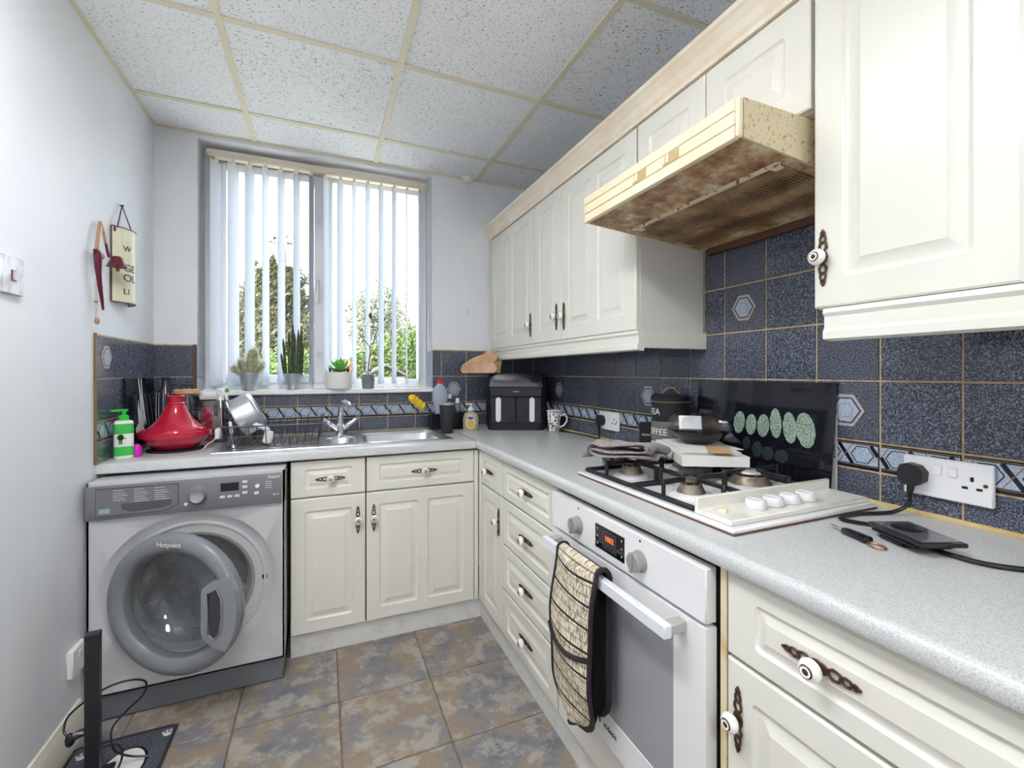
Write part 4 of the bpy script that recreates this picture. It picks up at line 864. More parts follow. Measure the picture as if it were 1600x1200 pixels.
MB().lathe([(0, 0), (.030, 0), (.033, .003), (.037, .05), (.037, .082), (.034, .084), (.033, .076)], 28).build('pot', P('grey_green_glaze', (112, 124, 118), .3, var=(14, (132, 144, 136), .4, .6)), t); MB().lathe([(.034, .076), (0, .077)], 20).build('soil', M_SOIL, t)
M_STEM = P('woody_stem', (120, 78, 62), .7)
MB().tube([(.0, 0, .07), (.006, 0, .15), (.012, 0, .215), (.008, 0, .245), (-.014, 0, .275), (-.038, 0, .305), (-.046, 0, .325), (-.038, 0, .335)], .0026, 6).build('stem', M_STEM, t)
MB().tube([(-.036, 0, .334), (-.02, 0, .355), (.0, 0, .385), (.012, 0, .41)], .0014, 5).build('stem', M_STEM, t)
MB().tube([(-.008, 0, .07), (.004, .004, .16), (.016, 0, .27), (.028, 0, .345), (.022, 0, .40), (.018, 0, .43)], .0016, 5).build('stem', M_STEM, t)
MB().tube([(.004, 0, .08), (.026, -.004, .125), (.042, -.004, .155)], .0014, 5).build('stem', M_STEM, t); MB().tube([(-.004, 0, .08), (-.020, -.004, .115), (-.018, -.004, .14)], .0012, 5).build('stem', M_STEM, t)
LS = leaf_mesh(.022, .004, .0015, 'leaf', P('reddish_leaf', (150, 112, 86), .6)); LB = leaf_mesh(.026, .007, .003, 'leaf', P('brown_dry_leaf', (110, 64, 50), .7))
for (x, z) in ((.042, .155), (.026, .125), (-.018, .14), (-.020, .115), (.010, .10)):
    for k in range(4): put('leaf', LS, t, (x, -.004, z), (0, -math.radians(40), 2*PI*k/4+x*30))
for k in range(4): put('leaf', LB, t, (.012, 0, .405+.006*k), (0, -math.radians(50), 1.6*k))

# ------------------------------------------------------------------ right of the sink
t = thing('washing_up_caddy', 'black caddy holding bottles behind the black tumbler', 'caddy', (1.462, -.092, Z))
cd = MB().box((-.098, -.044, 0), (.098, .044, .006), 0, .001)
for lo, hi in (((-.098, -.044, .006), (.098, -.040, .095)), ((-.098, .040, .006), (.098, .044, .095)), ((-.098, -.040, .006), (-.094, .040, .095)), ((.094, -.040, .006), (.098, .040, .095))): cd.box(lo, hi)
cd.build('tray', M_BLACK, t)
t = thing('squeezy_bottle', 'large clear bottle with red cap standing in the black caddy', 'bottle', (1.424, -.090, Z+.0065))
MB().lathe([(0, 0), (.030, 0), (.034, .005), (.033, .06), (.030, .10), (.036, .135), (.046, .17), (.048, .20), (.042, .232), (.026, .256), (.016, .266), (.014, .272)], 28, sq=(.9, 1, .72)).build('bottle', P('blue_clear_plastic', (206, 220, 234), .15, alpha=.55), t)
MB().lathe([(0, .003), (.030, .004), (.029, .10), (.033, .125), (0, .126)], 20, sq=(.9, 1, .7)).build('liquid', glassy('pale_blue_liquid', (196, 210, 224), .1), t)
MB().lathe([(.017, .268), (.017, .284), (.012, .288), (.011, .300), (.006, .303), (0, .303)], 18).build('cap', P('crimson_cap', (216, 34, 62), .35), t)
for nm, x, y, h, lab in (('small_bottle', 1.489, -.070, .178, 'small clear white-capped bottle nearest the red-capped bottle'), ('small_bottle', 1.531, -.098, .152, 'small clear white-capped bottle nearest the hand soap')):
    t = thing(nm, lab, 'bottle', (x, y, Z+.0065), 0)
    MB().lathe([(0, 0), (.017, 0), (.0205, .004), (.0205, h-.025), (.016, h-.012), (.009, h-.005), (.009, h)], 20).build('bottle', M_CLEAR, t); MB().lathe([(.0115, h-.003), (.0125, h-.002), (.0115, h+.026), (0, h+.026)], 16).build('cap', M_WHITE, t)
t = thing('washing_up_wand', 'yellow foam washing-up wand poking out of the black caddy', 'wand', (1.370, -.128, Z+.094), rot=(math.radians(22), math.radians(-52), 0))
MB().tube([(0, 0, -.062), (0, 0, .09)], [.006, .0055], 10).build('handle', glassy('blue_clear_handle', (190, 214, 236), .2, .1), t)
fo = MB(); fo.lathe([(0, .082), (.016, .084)]+[(.022+.0035*math.sin(k*1.9), .088+.0095*k) for k in range(11)]+[(.014, .196), (0, .198)], 20); fo.build('foam_head', P('yellow_foam', (244, 196, 30), .85, var=(70, (252, 216, 70), .4, .65), bmp=(120, .6)), t)
t = thing('tumbler', 'black insulated tumbler with steel rim beside the sink', 'tumbler', (1.418, -.278, Z))
MB().lathe([(0, 0), (.030, 0), (.032, .003), (.043, .155), (.043, .160)], 32).build('cup', P('matt_black_coating', (44, 46, 50), .5), t); MB().lathe([(.0432, .1602), (.0445, .164), (.0445, .168), (.040, .170), (0, .168)], 32).build('rim', M_STEEL, t)
t = thing('hand_soap', 'clear amber hand soap bottle with pump and oval label', 'soap bottle', (1.578, -.215, Z), math.radians(-20))
MB().lathe([(0, 0), (.040, 0), (.046, .006), (.046, .070), (.040, .094), (.022, .108), (.016, .110), (.015, .118)], 28, sq=(.75, 1, .55)).build('bottle', P('amber_soap', (206, 196, 160), .12, trans=.25), t)
MB().prism([(.028*math.cos(2*PI*k/24), .046+.036*math.sin(2*PI*k/24)) for k in range(24)], -.0262, -.020, 'y', 0).prism([(.021*math.cos(2*PI*k/24), .042+.024*math.sin(2*PI*k/24)) for k in range(24)], -.0268, -.026, 'y', 1).prism([(.017*math.cos(2*PI*k/20), .074+.008*math.sin(2*PI*k/20)) for k in range(20)], -.0272, -.026, 'y', 2).build('label', [P('label_cream', (222, 214, 176), .4), P('label_orange', (226, 176, 96), .4), P('label_blue', (46, 84, 168), .4)], t)
MB().lathe([(.017, .116), (.018, .118), (.018, .130), (.008, .134), (.006, .136), (.006, .152), (.012, .153), (.012, .159), (0, .160)], 18).tube([(0, 0, .156), (-.022, -.012, .158), (-.028, -.015, .150)], .0045, 8).build('pump', P('white_pump', (232, 234, 234), .35), t)
# air fryer
t = thing('air_fryer', 'black dual-drawer air fryer with two white handles in the corner', 'air fryer', (1.822, -.322, Z), math.radians(-25))
fw, fd = .182, .235
prof = lambda s_, z, f=1: [(x, y+fd/2, z) for x, y in rr(-fw*s_, fw*s_, -fd/2*f, fd/2*f, .045*s_, 5)]
fb = MB(); rings = [prof(.93, .0), prof(.95, .012), prof(1.0, .035), prof(1.0, .245), prof(.985, .262), prof(.93, .330, .93), prof(.90, .336, .9)]
k = len(rings[0]); vs = [p for r_ in rings for p in r_]
fb.add(vs, [(i*k+j, i*k+(j+1) % k, (i+1)*k+(j+1) % k, (i+1)*k+j) for i in range(len(rings)-1) for j in range(k)]); fb.add(rings[-1], [tuple(range(k))]); fb.add(rings[0], [tuple(range(k-1, -1, -1))])
fb.build('body', P('black_fryer_shell', (26, 26, 36), .28), t)
MB().box((-.152, -.006, .200), (.152, .010, .252), 0, .003).build('control_screen', M_BLACKG, t)
fc = MB(); q0, q1 = (-.158, -.0022, .258), (.158, -.0022, .258); q2, q3 = (.142, .012, .328), (-.142, .012, .328); c0, c1, c2 = (-.062, .0112, .328), (.062, .0112, .328), (0, .0022, .282)
fc.add([q0, q1, q2, q3], [(0, 1, 2, 3)]); fc.add([(x, y+.006, z) for x, y, z in (q0, q1, q2, q3)], [(3, 2, 1, 0)]); fc.add([q0, q1, q2, q3]+[(x, y+.006, z) for x, y, z in (q0, q1, q2, q3)], [(0, 4, 5, 1), (1, 5, 6, 2), (2, 6, 7, 3), (3, 7, 4, 0)])
fc.add([(x, y-.0006, z) for x, y, z in (c0, c2, c1)], [(0, 1, 2)], 1)
fc.build('upper_facet', [P('slate_grey_facet', (72, 72, 88), .25), P('dark_navy_facet', (20, 20, 40), .25)], t)
box1('printed_line', (-.018, -.0066, .226), (.018, -.006, .230), P('silver_print', (200, 200, 208), .4), t)
for s_ in (-1, 1):
    d = MB().box((.076*s_-.074, -.008, .042), (.076*s_+.074, .012, .197), 0, .004).build('drawer', M_BLACKG, t)
    MB().prism([(.015*math.cos(a)+s_*.098-.004, (.180 if math.sin(a) > 0 else .068)+.015*math.sin(a)) for a in [2*PI*k/24+.01 for k in range(24)]], -.036, -.020, 'y').build('handle', P('white_handle', (236, 238, 240), .3), d)
    MB().box((s_*.098-.012, -.022, .06), (s_*.098+.006, -.006, .19), 0, .002).build('handle_stem', M_BLACK, d)
# paper bag slumped on the fryer
bagm = MB(); rb = random.Random(5); nz_ = [[rb.uniform(-1, 1) for _ in range(15)] for _ in range(6)]
def bag(u_, v_):
    i, j = round(u_*14) % 14, round(v_*5); a = 2*PI*u_; q = nz_[j][i]
    w_ = (1, 1.02, .92, .72, .45, .12)[j]; rx = (.098 if math.cos(a) > 0 else .118)*w_*(1+.22*q); ry = .062*w_*(1+.2*q)
    return (rx*math.cos(a)+.012*v_, ry*math.sin(a), max(.0004, (0, .022, .058, .088, .106, .112)[j]*(1+.12*nz_[j][(i+5) % 14]+.16*math.cos(a))))
bagm.grid(bag, 14, 5); bagm.add([bag(k/14, 1) for k in range(14)], [tuple(range(14))])
t_ = bagm.build('paper_bag', P('brown_paper', (200, 158, 122), .75, var=(9, (226, 192, 160), .42, .65), bmp=(26, .9)), None, (1.652, -.222, Z+.3375), (0, 0, math.radians(-12)), angle=12)
tag(t_, 'crumpled brown paper bag lying on top of the air fryer', 'paper bag')
# mug with spoon
t = thing('mug', 'white mug with black floral pattern beside the air fryer', 'mug', (1.995, -.470, Z), math.radians(-20))
def m_mug():
    m, nn, ll, b = prin('floral_glaze'); v = coords(nn, ll); vo = nn.new('ShaderNodeTexVoronoi'); vo.inputs['Scale'].default_value = 62; vo.inputs['Randomness'].default_value = .5; ll.new(v, vo.inputs['Vector'])
    r = ramp(nn, [(0, (20, 20, 24)), (.16, (20, 20, 24)), (.17, (244, 244, 242)), (.27, (244, 244, 242)), (.28, (20, 20, 24)), (.45, (20, 20, 24)), (.46, (244, 244, 242))]); r.color_ramp.interpolation = 'CONSTANT'
    ll.new(vo.outputs['Distance'], r.inputs['Fac']); ll.new(r.outputs['Color'], b.inputs['Base Color']); b.inputs['Roughness'].default_value = .2; return m
MB().lathe([(0, 0), (.028, 0), (.031, .004), (.035, .05), (.043, .122), (.042, .124), (.039, .121), (.032, .05), (.028, .008), (0, .008)], 32, mi=[0, 0, 0, 0, 1, 1, 1, 1, 1]).build('cup', [m_mug(), M_PORC], t)
MB().tube([(.037, 0, .095), (.062, 0, .100), (.076, 0, .085), (.074, 0, .060), (.055, 0, .035), (.034, 0, .028)], .0048, 8).build('handle', M_PORC, t)
t = thing('teaspoon', 'steel teaspoon standing in the patterned mug', 'spoon', (1.990, -.470, Z+.015), rot=(math.radians(4), math.radians(-15), 0))
MB().tube([(0, 0, 0), (0, 0, .12), (0, 0, .155), (0, 0, .168)], [.002, .002, .0045, .003], 8, flat=.5).ell((0, 0, .004), (.009, .003, .004), 8, 5).build('stem', M_STEEL, t)

# ------------------------------------------------------------------ sockets
def socket(label, y, z, w, par_rot=-PI/2, x=W-.0098, plugs=1):
    t = thing('wall_socket', label, 'socket', (x, y, z), par_rot)
    MB().box((-w/2, -.012, -.046), (w/2, 0, .046), 0, .003).build('face_plate', M_WHITE, t)
    if w > .12:
        for s_ in (-.014, .014): MB().box((s_-.008, -.016, .008), (s_+.008, -.012, .030), 0, .001).build('switch', M_WHITE, t)
        sides = (.046,)
        for s_ in sides:
            for dx, dz, a, b_ in ((0, .010, .003, .005), (-.012, -.010, .005, .0028), (.012, -.010, .005, .0028)): box1('pin_hole', (s_+dx-a, -.0124, dz-b_), (s_+dx+a, -.012, dz+b_), M_DARK, t)
        MB().cyl((w/2-.012, -.012, 0), (w/2-.012, -.0135, 0), .004, n=10).build('screw', M_BRONZE, t)
    return t
def plug(label, y, z, pts):
    t = thing('power_plug', label, 'plug', (W-.0222, y, z), -PI/2)
    MB().prism([(-.026, .004), (-.020, .022), (-.006, .028), (.014, .024), (.026, .010), (.024, -.012), (.010, -.024), (-.012, -.024), (-.024, -.012)], -.026, -.0005, 'y').build('plug_body', P('matt_black_plug', (34, 34, 37), .45), t)
    MB().tube([(-.001, -.016, -.020), (-.001, -.020, -.035), (-.001, -.022, -.046)], [.008, .007, .005], 8).build('strain_relief', M_BLACK, t)
    return t
socket('white double wall socket with one black plug near the mug', -.888, 1.002, .160); socket('white double wall socket with a black plug at the right', -2.190, .997, .160)
plug('black plug in the far wall socket', -.838, 1.000, None); plug('black plug in the near wall socket', -2.135, .998, None)
def flex(label, pts, r, mat=M_BLACK, name='power_cable'): return tag(MB().tube(pts, r, 8).build(name, mat), label, 'cable')
def smooth(pts, n=5):
    P_ = [Vector(p) for p in pts]; out = []
    for i in range(len(P_)-1):
        a, b, c, d = P_[max(i-1, 0)], P_[i], P_[i+1], P_[min(i+2, len(P_)-1)]
        for k in range(n): t_ = k/n; out.append(.5*((2*b)+(c-a)*t_+(2*a-5*b+4*c-d)*t_*t_+(3*b-a-3*c+d)*t_**3))
    return out+[P_[-1]]
flex('black cable running along the wall to the air fryer', smooth([(W-.045, -.838, .952), (W-.045, -.842, .925), (W-.035, -.82, .907), (W-.03, -.72, .9055), (W-.035, -.62, .9055), (W-.06, -.46, .9055)]), .004)
flex('black phone charger cable curving over the near worktop', smooth([(W-.045, -2.134, .952), (W-.047, -2.134, .93), (W-.075, -2.115, .9085), (W-.15, -2.09, .9062), (W-.215, -2.085, .9062), (W-.235, -2.105, .9062), (W-.215, -2.145, .9062), (W-.20, -2.18, .9062)]), .0046)
flex('thick black lead running off the right of the worktop', smooth([(1.838, -2.262, .9062), (1.832, -2.31, .9062), (1.845, -2.36, .9062), (1.93, -2.44, .9062), (2.0, -2.50, .9062)]), .0048)
# phone resting on a black power pack, keys
t = thing('power_bank', 'flat black power pack under the phone', 'power bank', (1.836, -2.238, Z), math.radians(66))
MB().box((-.052, -.036, .0115), (.052, .036, .0175), 0, .003, seg=2).build('case', M_BLACK, t); MB().box((-.012, -.030, .0), (.040, .030, .0113), 0, .003).build('base', M_BLACK, t)
t = thing('phone', 'black phone in a clear-edged case with a round black grip', 'phone', (1.842, -2.243, Z+.018), math.radians(66))
MB().box((-.064, -.043, 0), (.064, .043, .010), 0, .004, seg=2).build('case', P('smoky_case', (40, 40, 44), .12), t); MB().box((-.058, -.037, .0098), (.058, .037, .0108), 0, .0004).build('back', P('phone_back', (92, 92, 96), .08), t)
MB().lathe([(.026, .0108), (.026, .0135), (.024, .0145), (0, .0145)], 28, c=(.016, .002, 0)).build('round_grip', M_BLACK, t)
t = thing('car_key', 'black car key with metal blade lying in front of the phone', 'key', (1.776, -2.176, Z), math.radians(-108))
MB().box((-.030, -.010, .0005), (.030, .010, .014), 0, .004, seg=2).build('fob', M_BLACKG, t); MB().box((-.064, -.003, .005), (-.030, .003, .009), 0, .0008).build('blade', M_STEEL, t)
kr = MB().tube([(.046+.017*math.cos(2*PI*k/16), .017*math.sin(2*PI*k/16)*.7, .003) for k in range(16)], .0016, 6, closed=True); kr.build('key_ring', P('copper_ring', (170, 120, 100), .3, .8), t)

# ------------------------------------------------------------------ tins, clutter on the hob
def tin(label, z, mat, word, h, wc, lid=False):
    t = thing('storage_tin', label, 'tin', (2.014, -1.385, z)); r_ = .072
    MB().lathe([(0, 0), (r_, 0), (r_, h-.003), (r_-.002, h-.0005), (0, h-.0005)], 40).build('tin_body', mat, t)
    rot = math.radians(-98)                            # lettering turned towards the sink
    text('lettering', word, .034, wc, t, (-.0724*math.sin(-rot), -.0724*math.cos(rot), h*.48), (PI/2, 0, rot), bend=.0722)
    if lid:
        MB().lathe([(r_+.001, h), (r_+.002, h+.002), (r_+.002, h+.018), (r_-.006, h+.028), (0, h+.030)], 40).build('lid', mat, t); MB().lathe([(r_+.0022, h-.002), (r_+.004, h), (r_+.0022, h+.002)], 40, caps=False).build('rim_band', P('brass_band', (176, 150, 112), .35, .6), t)
        MB().tube(smooth([(-.034, .0, h+.030), (-.026, 0, h+.034), (-.012, 0, h+.050), (.0, 0, h+.053), (.012, 0, h+.050), (.026, 0, h+.034), (.034, 0, h+.030)], 3), .0028, 8, M=Matrix.Rotation(-.75, 4, 'Z')).build('lid_handle', P('brass_handle', (190, 158, 116), .35, .7), t)
M_TXT = P('white_print', (238, 238, 234), .5); M_TXD = P('dark_print', (50, 50, 52), .5)
tin('pale mint tin at the bottom of the tin stack', Z, P('mint_white_enamel', (216, 222, 208), .35), 'MILK', .077, M_TXD)
tin('grey COFFEE tin in the middle of the tin stack', Z+.0775, P('grey_enamel', (108, 108, 104), .4), 'COFFEE', .077, M_TXT)
tin('black TEA tin with brass-handled lid on top of the stack', Z+.155, P('black_enamel', (30, 31, 36), .3), 'TEA', .074, M_TXT, True)
t = thing('coffee_pack', 'slim black packet standing left of the tin stack', 'packet', (1.978, -1.288, Z), math.radians(-35))
MB().box((-.028, -.016, 0), (.028, .016, .140), 0, .004).build('packet', M_BLACKM, t); text('lettering', 'MONO', .012, M_TXT, t, (.0, -.0165, .09), FR); text('lettering', 'D..', .02, M_TXT, t, (.0, -.0165, .03), FR)
t = thing('small_box', 'small dark-topped box on the worktop behind the folded cloth', 'box', (1.745, -1.408, Z), math.radians(-28))
MB().box((-.050, -.020, 0), (.050, .020, .024), 0, .002).build('carton', P('grey_card', (142, 144, 148), .5), t); MB().box((-.051, -.021, .0242), (.051, .021, .031), 0, .003).build('lid', P('dark_grey_lid', (62, 62, 68), .4), t)
ZP = Z+.0665
t = thing('letter_box', 'flat white card box resting on the rear pan supports', 'box', (1.905, -1.640, ZP), math.radians(62))
MB().box((-.165, -.085, 0), (.165, .105, .030), 0, .001).build('carton', P('white_card', (232, 229, 222), .6), t)
t = thing('letter_pile', 'untidy pile of white letters on the flat card box', 'letters', (1.905, -1.640, ZP+.0305), math.radians(62))
for k, (dx, dy, a, w_, h_) in enumerate(((.01, .01, .06, .14, .08), (-.01, .0, -.12, .13, .085), (.035, -.01, .2, .12, .075), (-.02, .01, .02, .12, .08))):
    MB().box((-w_, -h_, 0), (w_, h_, .0016), 0).build('letter', M_PAPER, t, (dx, dy, .002*k), (0, 0, a))
t = thing('envelope', 'brown envelope on the right of the letter pile', 'envelope', (1.868, -1.745, ZP+.0391), math.radians(48)); MB().box((-.055, -.032, 0), (.055, .032, .003), 0, .001).build('sleeve', P('manila', (206, 170, 116), .7), t); MB().prism([(-.055, -.032), (.055, -.032), (0, .004)], .0032, .0040, 'z').build('flap', P('manila_flap', (216, 182, 130), .7), t)
t = thing('black_bowl', 'shallow black bowl holding a plastic bag on the letters', 'bowl', (1.925, -1.612, ZP+.0391))
MB().lathe([(0, 0), (.042, 0), (.046, .003), (.075, .024), (.098, .044), (.099, .047), (.094, .046), (.070, .026), (.042, .008), (0, .007)], 36).build('shell', P('black_ceramic', (26, 27, 34), .25), t)
t = thing('plastic_bag', 'clear plastic bag with dark contents lying in the black bowl', 'bag', (1.925, -1.612, ZP+.0391))
def bagp(u_, v_):
    a = 2*PI*u_; r_ = (.088+.012*math.sin(5*a)+.008*math.sin(11*a+2))*(math.cos(v_*PI/2)**.55 if v_ < .999 else .05); return (r_*math.cos(a), r_*1.05*math.sin(a), .048+.058*math.sin(v_*PI/2)*(1+.14*math.sin(4*a+6*v_)))
MB().grid(bagp, 36, 8).build('film', glassy('crinkled_film', (236, 238, 240), .09, .15), t, angle=15)
MB().ell((.02, -.02, .060), (.050, .048, .030), 14, 8).build('contents', P('dark_contents', (62, 54, 50), .5, var=(20, (110, 92, 76), .45, .65)), t)
t = thing('notepad', 'small white notepad inside the clear plastic bag', 'notepad', (1.868, -1.634, ZP+.0872), rot=(math.radians(-25), 0, math.radians(-38)))
MB().box((-.034, -.010, 0), (.034, .004, .046), 0, .001).build('pages', M_PAPER, t); MB().box((-.034, .0042, 0), (.034, .010, .046), 0, .001).build('backing', P('wood_card', (196, 170, 132), .6), t)
# folded grey cloth
cl = MB(); path = smooth([(.10, .012), (.04, .006), (-.03, .004), (-.09, .008), (-.105, .018), (-.09, .028), (-.03, .022), (.04, .022), (.075, .027), (.082, .036), (.07, .044), (.02, .040), (-.05, .036), (-.098, .040), (-.118, .028), (-.125, .008), (-.128, -.012)], 4)
nu = 10; cvs = []
for j, p in enumerate(path):
    for k in range(nu+1): f = k/nu; cvs.append((p.x+.008*math.sin(6*f+p.y*40), -.075+.15*f+.010*math.sin(p.x*30), max(.0, p.y+.005*math.sin(9*f+p.x*22)+.013*(1-f))+.0))
cl.add(cvs, [(j*(nu+1)+k, j*(nu+1)+k+1, (j+1)*(nu+1)+k+1, (j+1)*(nu+1)+k) for j in range(len(path)-1) for k in range(nu)])
o = cl.build('cloth', P('grey_towelling', (140, 130, 130), .95, var=(90, (164, 154, 152), .4, .65), bmp=(260, .9), sheen=.3), None, (1.652, -1.606, ZP+.001), (0, 0, math.radians(-68)))
sd = o.modifiers.new('thick', 'SOLIDIFY'); sd.thickness = .0045; sd.offset = 1
tag(o, 'folded grey towelling cloth on the far left burner', 'cloth')

# ------------------------------------------------------------------ left wall: switch, sign, bells, low socket
t = thing('light_switch', 'marble-look light switch on the left wall', 'light switch', (0.0005, -1.122, 1.50), PI/2)
MB().box((-.046, -.010, -.050), (.046, 0, .050), 0, .002).build('face_plate', P('marbled_plate', (214, 214, 218), .25, var=(22, (176, 168, 170), .45, .6, 8)), t); MB().box((-.006, -.014, -.013), (.010, -.010, .013), 0, .002).build('rocker', P('dusky_rocker', (196, 176, 178), .3), t); MB().box((-.008, -.0112, -.015), (.012, -.0098, .015)).build('rocker_frame', P('maroon_frame', (96, 56, 62), .4), t)
t = thing('tin_sign', 'curved cream tin sign with grey lettering hanging from a chain', 'sign', (0.004, -.413, 1.524), PI/2)
sw, sb, shh = .085, .048, .300
arcp = [(-sw+2*sw*k/16, -sb*math.sin(PI*k/16)**.8) for k in range(17)]
cv = MB()
for j in range(16):
    (xa, ya), (xb, yb_) = arcp[j], arcp[j+1]
    cv.add([(xa, ya, 0), (xb, yb_, 0), (xb, yb_, shh), (xa, ya, shh)], [(0, 1, 2, 3)]); cv.add([(xa, ya+.0015, 0), (xb, yb_+.0015, 0), (xb, yb_+.0015, shh), (xa, ya+.0015, shh)], [(3, 2, 1, 0)])
cv.build('sheet', P('aged_cream_enamel', (232, 226, 198), .35), t)
M_SEDGE = P('rusted_edge', (104, 70, 66), .6)
for z in (0, shh): MB().tube([(x, y, z) for x, y in arcp], .0022, 6).build('rolled_edge', M_SEDGE, t)
for k in (0, 16): MB().cyl((arcp[k][0], arcp[k][1], 0), (arcp[k][0], arcp[k][1], shh), .0026, n=6).build('rolled_edge', M_SEDGE, t)
MB().ell((-sw+.010, -.008, shh-.012), (.010, .004, .012), 8, 5).build('rust_patch', M_SEDGE, t)
M_SG = P('grey_sign_print', (96, 92, 92), .6)
def sign_text(body, size, z):
    o = text('lettering', body, size, M_SG, t, (0, 0, 0), (0, 0, 0), align='LEFT')
    for v in o.data.vertices:
        x = -.058+v.co.x; f = (x+sw)/(2*sw); v.co = Vector((x, -sb*math.sin(PI*min(max(f, .001), .999))**.8-.0012-v.co.z, z+v.co.y))
sign_text('W', .030, .218); sign_text('GE', .042, .140); sign_text('OL', .042, .100); sign_text('LI', .034, .044)
for x0, z0 in ((-sw+.012, shh-.006), (.060, shh-.004)):
    n_ = 14; x_end, zt = -.035 if 0 else .0, shh+.105
    for k in range(n_):
        f = (k+.5)/n_; y0 = -sb*math.sin(PI*(x0+sw)/(2*sw))**.8; MB().tube([(x0+(x_end-x0)*f+.0022*math.cos(a)*(1 if k % 2 else .3), y0*(1-f)-.006*f+.002*math.cos(a)*(0 if k % 2 else 1), z0+(zt-z0)*f+.0052*math.sin(a)) for a in [2*PI*q/8 for q in range(8)]], .0011, 4, closed=True).build('chain_link', P('dark_chain', (58, 44, 46), .4, .6), t)
MB().cyl((0, .002, shh+.106), (0, -.012, shh+.106), .0032, n=8).build('nail', M_BRONZE, t)
t = thing('bell_hanger', 'dark red bell and horn ornament hanging on a plaited cord', 'ornament', (0.006, -.615, 1.80), PI/2)
M_PLAIT = P('plaited_jute', (184, 142, 110), .9, bmp=(200, .8)); M_MAR = P('maroon_lacquer', (96, 26, 44), .3)
MB().tube(smooth([(-.004, -.006, 0), (-.018, -.008, -.03), (-.034, -.009, -.085), (-.040, -.009, -.11)]), .0052, 6).build('plaited_cord', M_PLAIT, t)
MB().tube(smooth([(-.004, -.006, 0), (.018, -.008, -.03), (.034, -.009, -.07)]), .0050, 6).build('plaited_cord', M_PLAIT, t)
MB().tube([(.010+.008*math.cos(2*PI*k/12), -.008, -.014+.014*math.sin(2*PI*k/12)) for k in range(12)], .002, 6, closed=True).build('white_ring', M_PORC, t)
MB().tube(smooth([(.034, -.010, -.07), (.042, -.012, -.10), (.048, -.015, -.118)]), [.0048]*11, 6).build('bell_strap', M_MAR, t)
MB().lathe([(.034, -.040), (.030, -.036), (.022, -.020), (.018, -.006), (.012, 0), (0, .002)], 20, c=(.055, -.036, -.112)).build('bell', M_MAR, t)
MB().ell((.070, -.034, -.160), (.008, .007, .008), 8, 6).build('bead', M_PLAIT, t); MB().ell((-.006, -.012, -.128), (.011, .009, .012), 8, 6).build('bead', M_PLAIT, t)
MB().tube(smooth([(-.062, -.010, -.118), (-.046, -.014, -.128), (-.046, -.016, -.18), (-.034, -.016, -.235), (-.010, -.014, -.29), (.006, -.012, -.325)], 4), [.004, .006, .009, .011, .012, .012, .0115, .011, .010, .009, .0085, .008, .0075, .007, .0065, .006, .0055, .005, .0045, .004, .0035], 8).build('horn', M_MAR, t)
for x in (-.052, -.040): MB().cyl((x, -.010, -.22), (x+.002, -.010, -.375), .0007, n=4).build('thread', M_PLAIT, t)
MB().ell((-.046, -.010, -.302), (.008, .006, .006), 8, 5).build('bead', M_PLAIT, t); MB().ell((-.044, -.012, -.372), (.011, .008, .013), 8, 5).build('bead', M_PLAIT, t)
t = thing('wall_socket', 'white wall socket low on the left wall beside the washing machine', 'socket', (0.0005, -.785, .278), PI/2)
MB().box((-.045, -.018, -.045), (.045, 0, .045), 0, .003).build('face_plate', M_WHITE, t); MB().box((-.008, -.021, .008), (.008, -.018, .030), 0, .001).build('switch', M_WHITE, t)

# black post, cables, pet mat
t = thing('black_post', 'chipped black painted post with a low side arm at bottom left', 'post', (.133, -1.003, .0085), math.radians(8))
M_BP = P('chipped_black_paint', (34, 36, 40), .35, var=(46, (150, 120, 100), .70, .78, 8))
pm = MB().box((-.017, -.017, .0), (.017, .017, .428), 0, .002); pm.prism([(-.017, -.017), (.017, -.017), (.017, .017), (-.017, .017)], .4285, .4445, 'z'); pm.build('upright', M_BP, t)
MB().tube([(-.017, 0, .155), (-.030, -.002, .154), (-.046, -.006, .150)], .011, 8).build('side_arm', M_BP, t); MB().ell((-.050, -.006, .146), (.012, .012, .020), 10, 7).build('arm_end', M_BLACK, t)
MB().tube([(-.046, -.006, .158), (-.03, -.014, .163), (-.017, -.018, .162)], .004, 6).build('metal_clip', M_STEEL, t)
MB().box((-.045, -.045, 0), (.045, .045, .006), 0, .002).build('foot_plate', M_BLACKM, t)
flex('thin black cable looping around the black post', smooth([(.075, -1.010, .165), (.064, -1.00, .178), (.070, -.985, .21), (.115, -.975, .243), (.165, -.965, .262), (.215, -.955, .260), (.245, -.945, .238), (.235, -.94, .195), (.195, -.945, .16), (.165, -.965, .125), (.175, -.98, .07), (.21, -.97, .03), (.26, -.97, .014)]), .0030)
flex('thin black cable trailing from the post across the pet mat', smooth([(.162, -1.025, .115), (.195, -1.02, .110), (.212, -1.03, .085), (.205, -1.05, .05), (.17, -1.08, .014), (.11, -1.11, .014), (.06, -1.13, .014)]), .0030)
t = thing('pet_mat', 'black pet feeding mat with white oval and paw prints', 'mat', (.164, -1.035, 0.0003))
mw, mh = .142, .205
MB().box((-mw, -mh, 0), (mw, mh, .005), 0, .002).build('mat', P('charcoal_mat', (66, 68, 78), .6, var=(150, (92, 94, 104), .4, .65)), t)
rm = MB().tube([(x, y, .005) for x, y in rr(-mw+.006, mw-.006, -mh+.006, mh-.006, .012)], .0045, 6, closed=True); rm.build('raised_rim', P('dark_rim', (44, 45, 52), .4), t)
MB().prism([(.030+.062*math.cos(2*PI*k/28), .055+.085*math.sin(2*PI*k/28)) for k in range(28)], .0052, .0056, 'z').build('black_outline', M_BLACK, t); MB().prism([(.030+.055*math.cos(2*PI*k/28), .055+.077*math.sin(2*PI*k/28)) for k in range(28)], .0056, .0062, 'z').build('white_oval', P('white_mat_print', (226, 224, 218), .7), t)
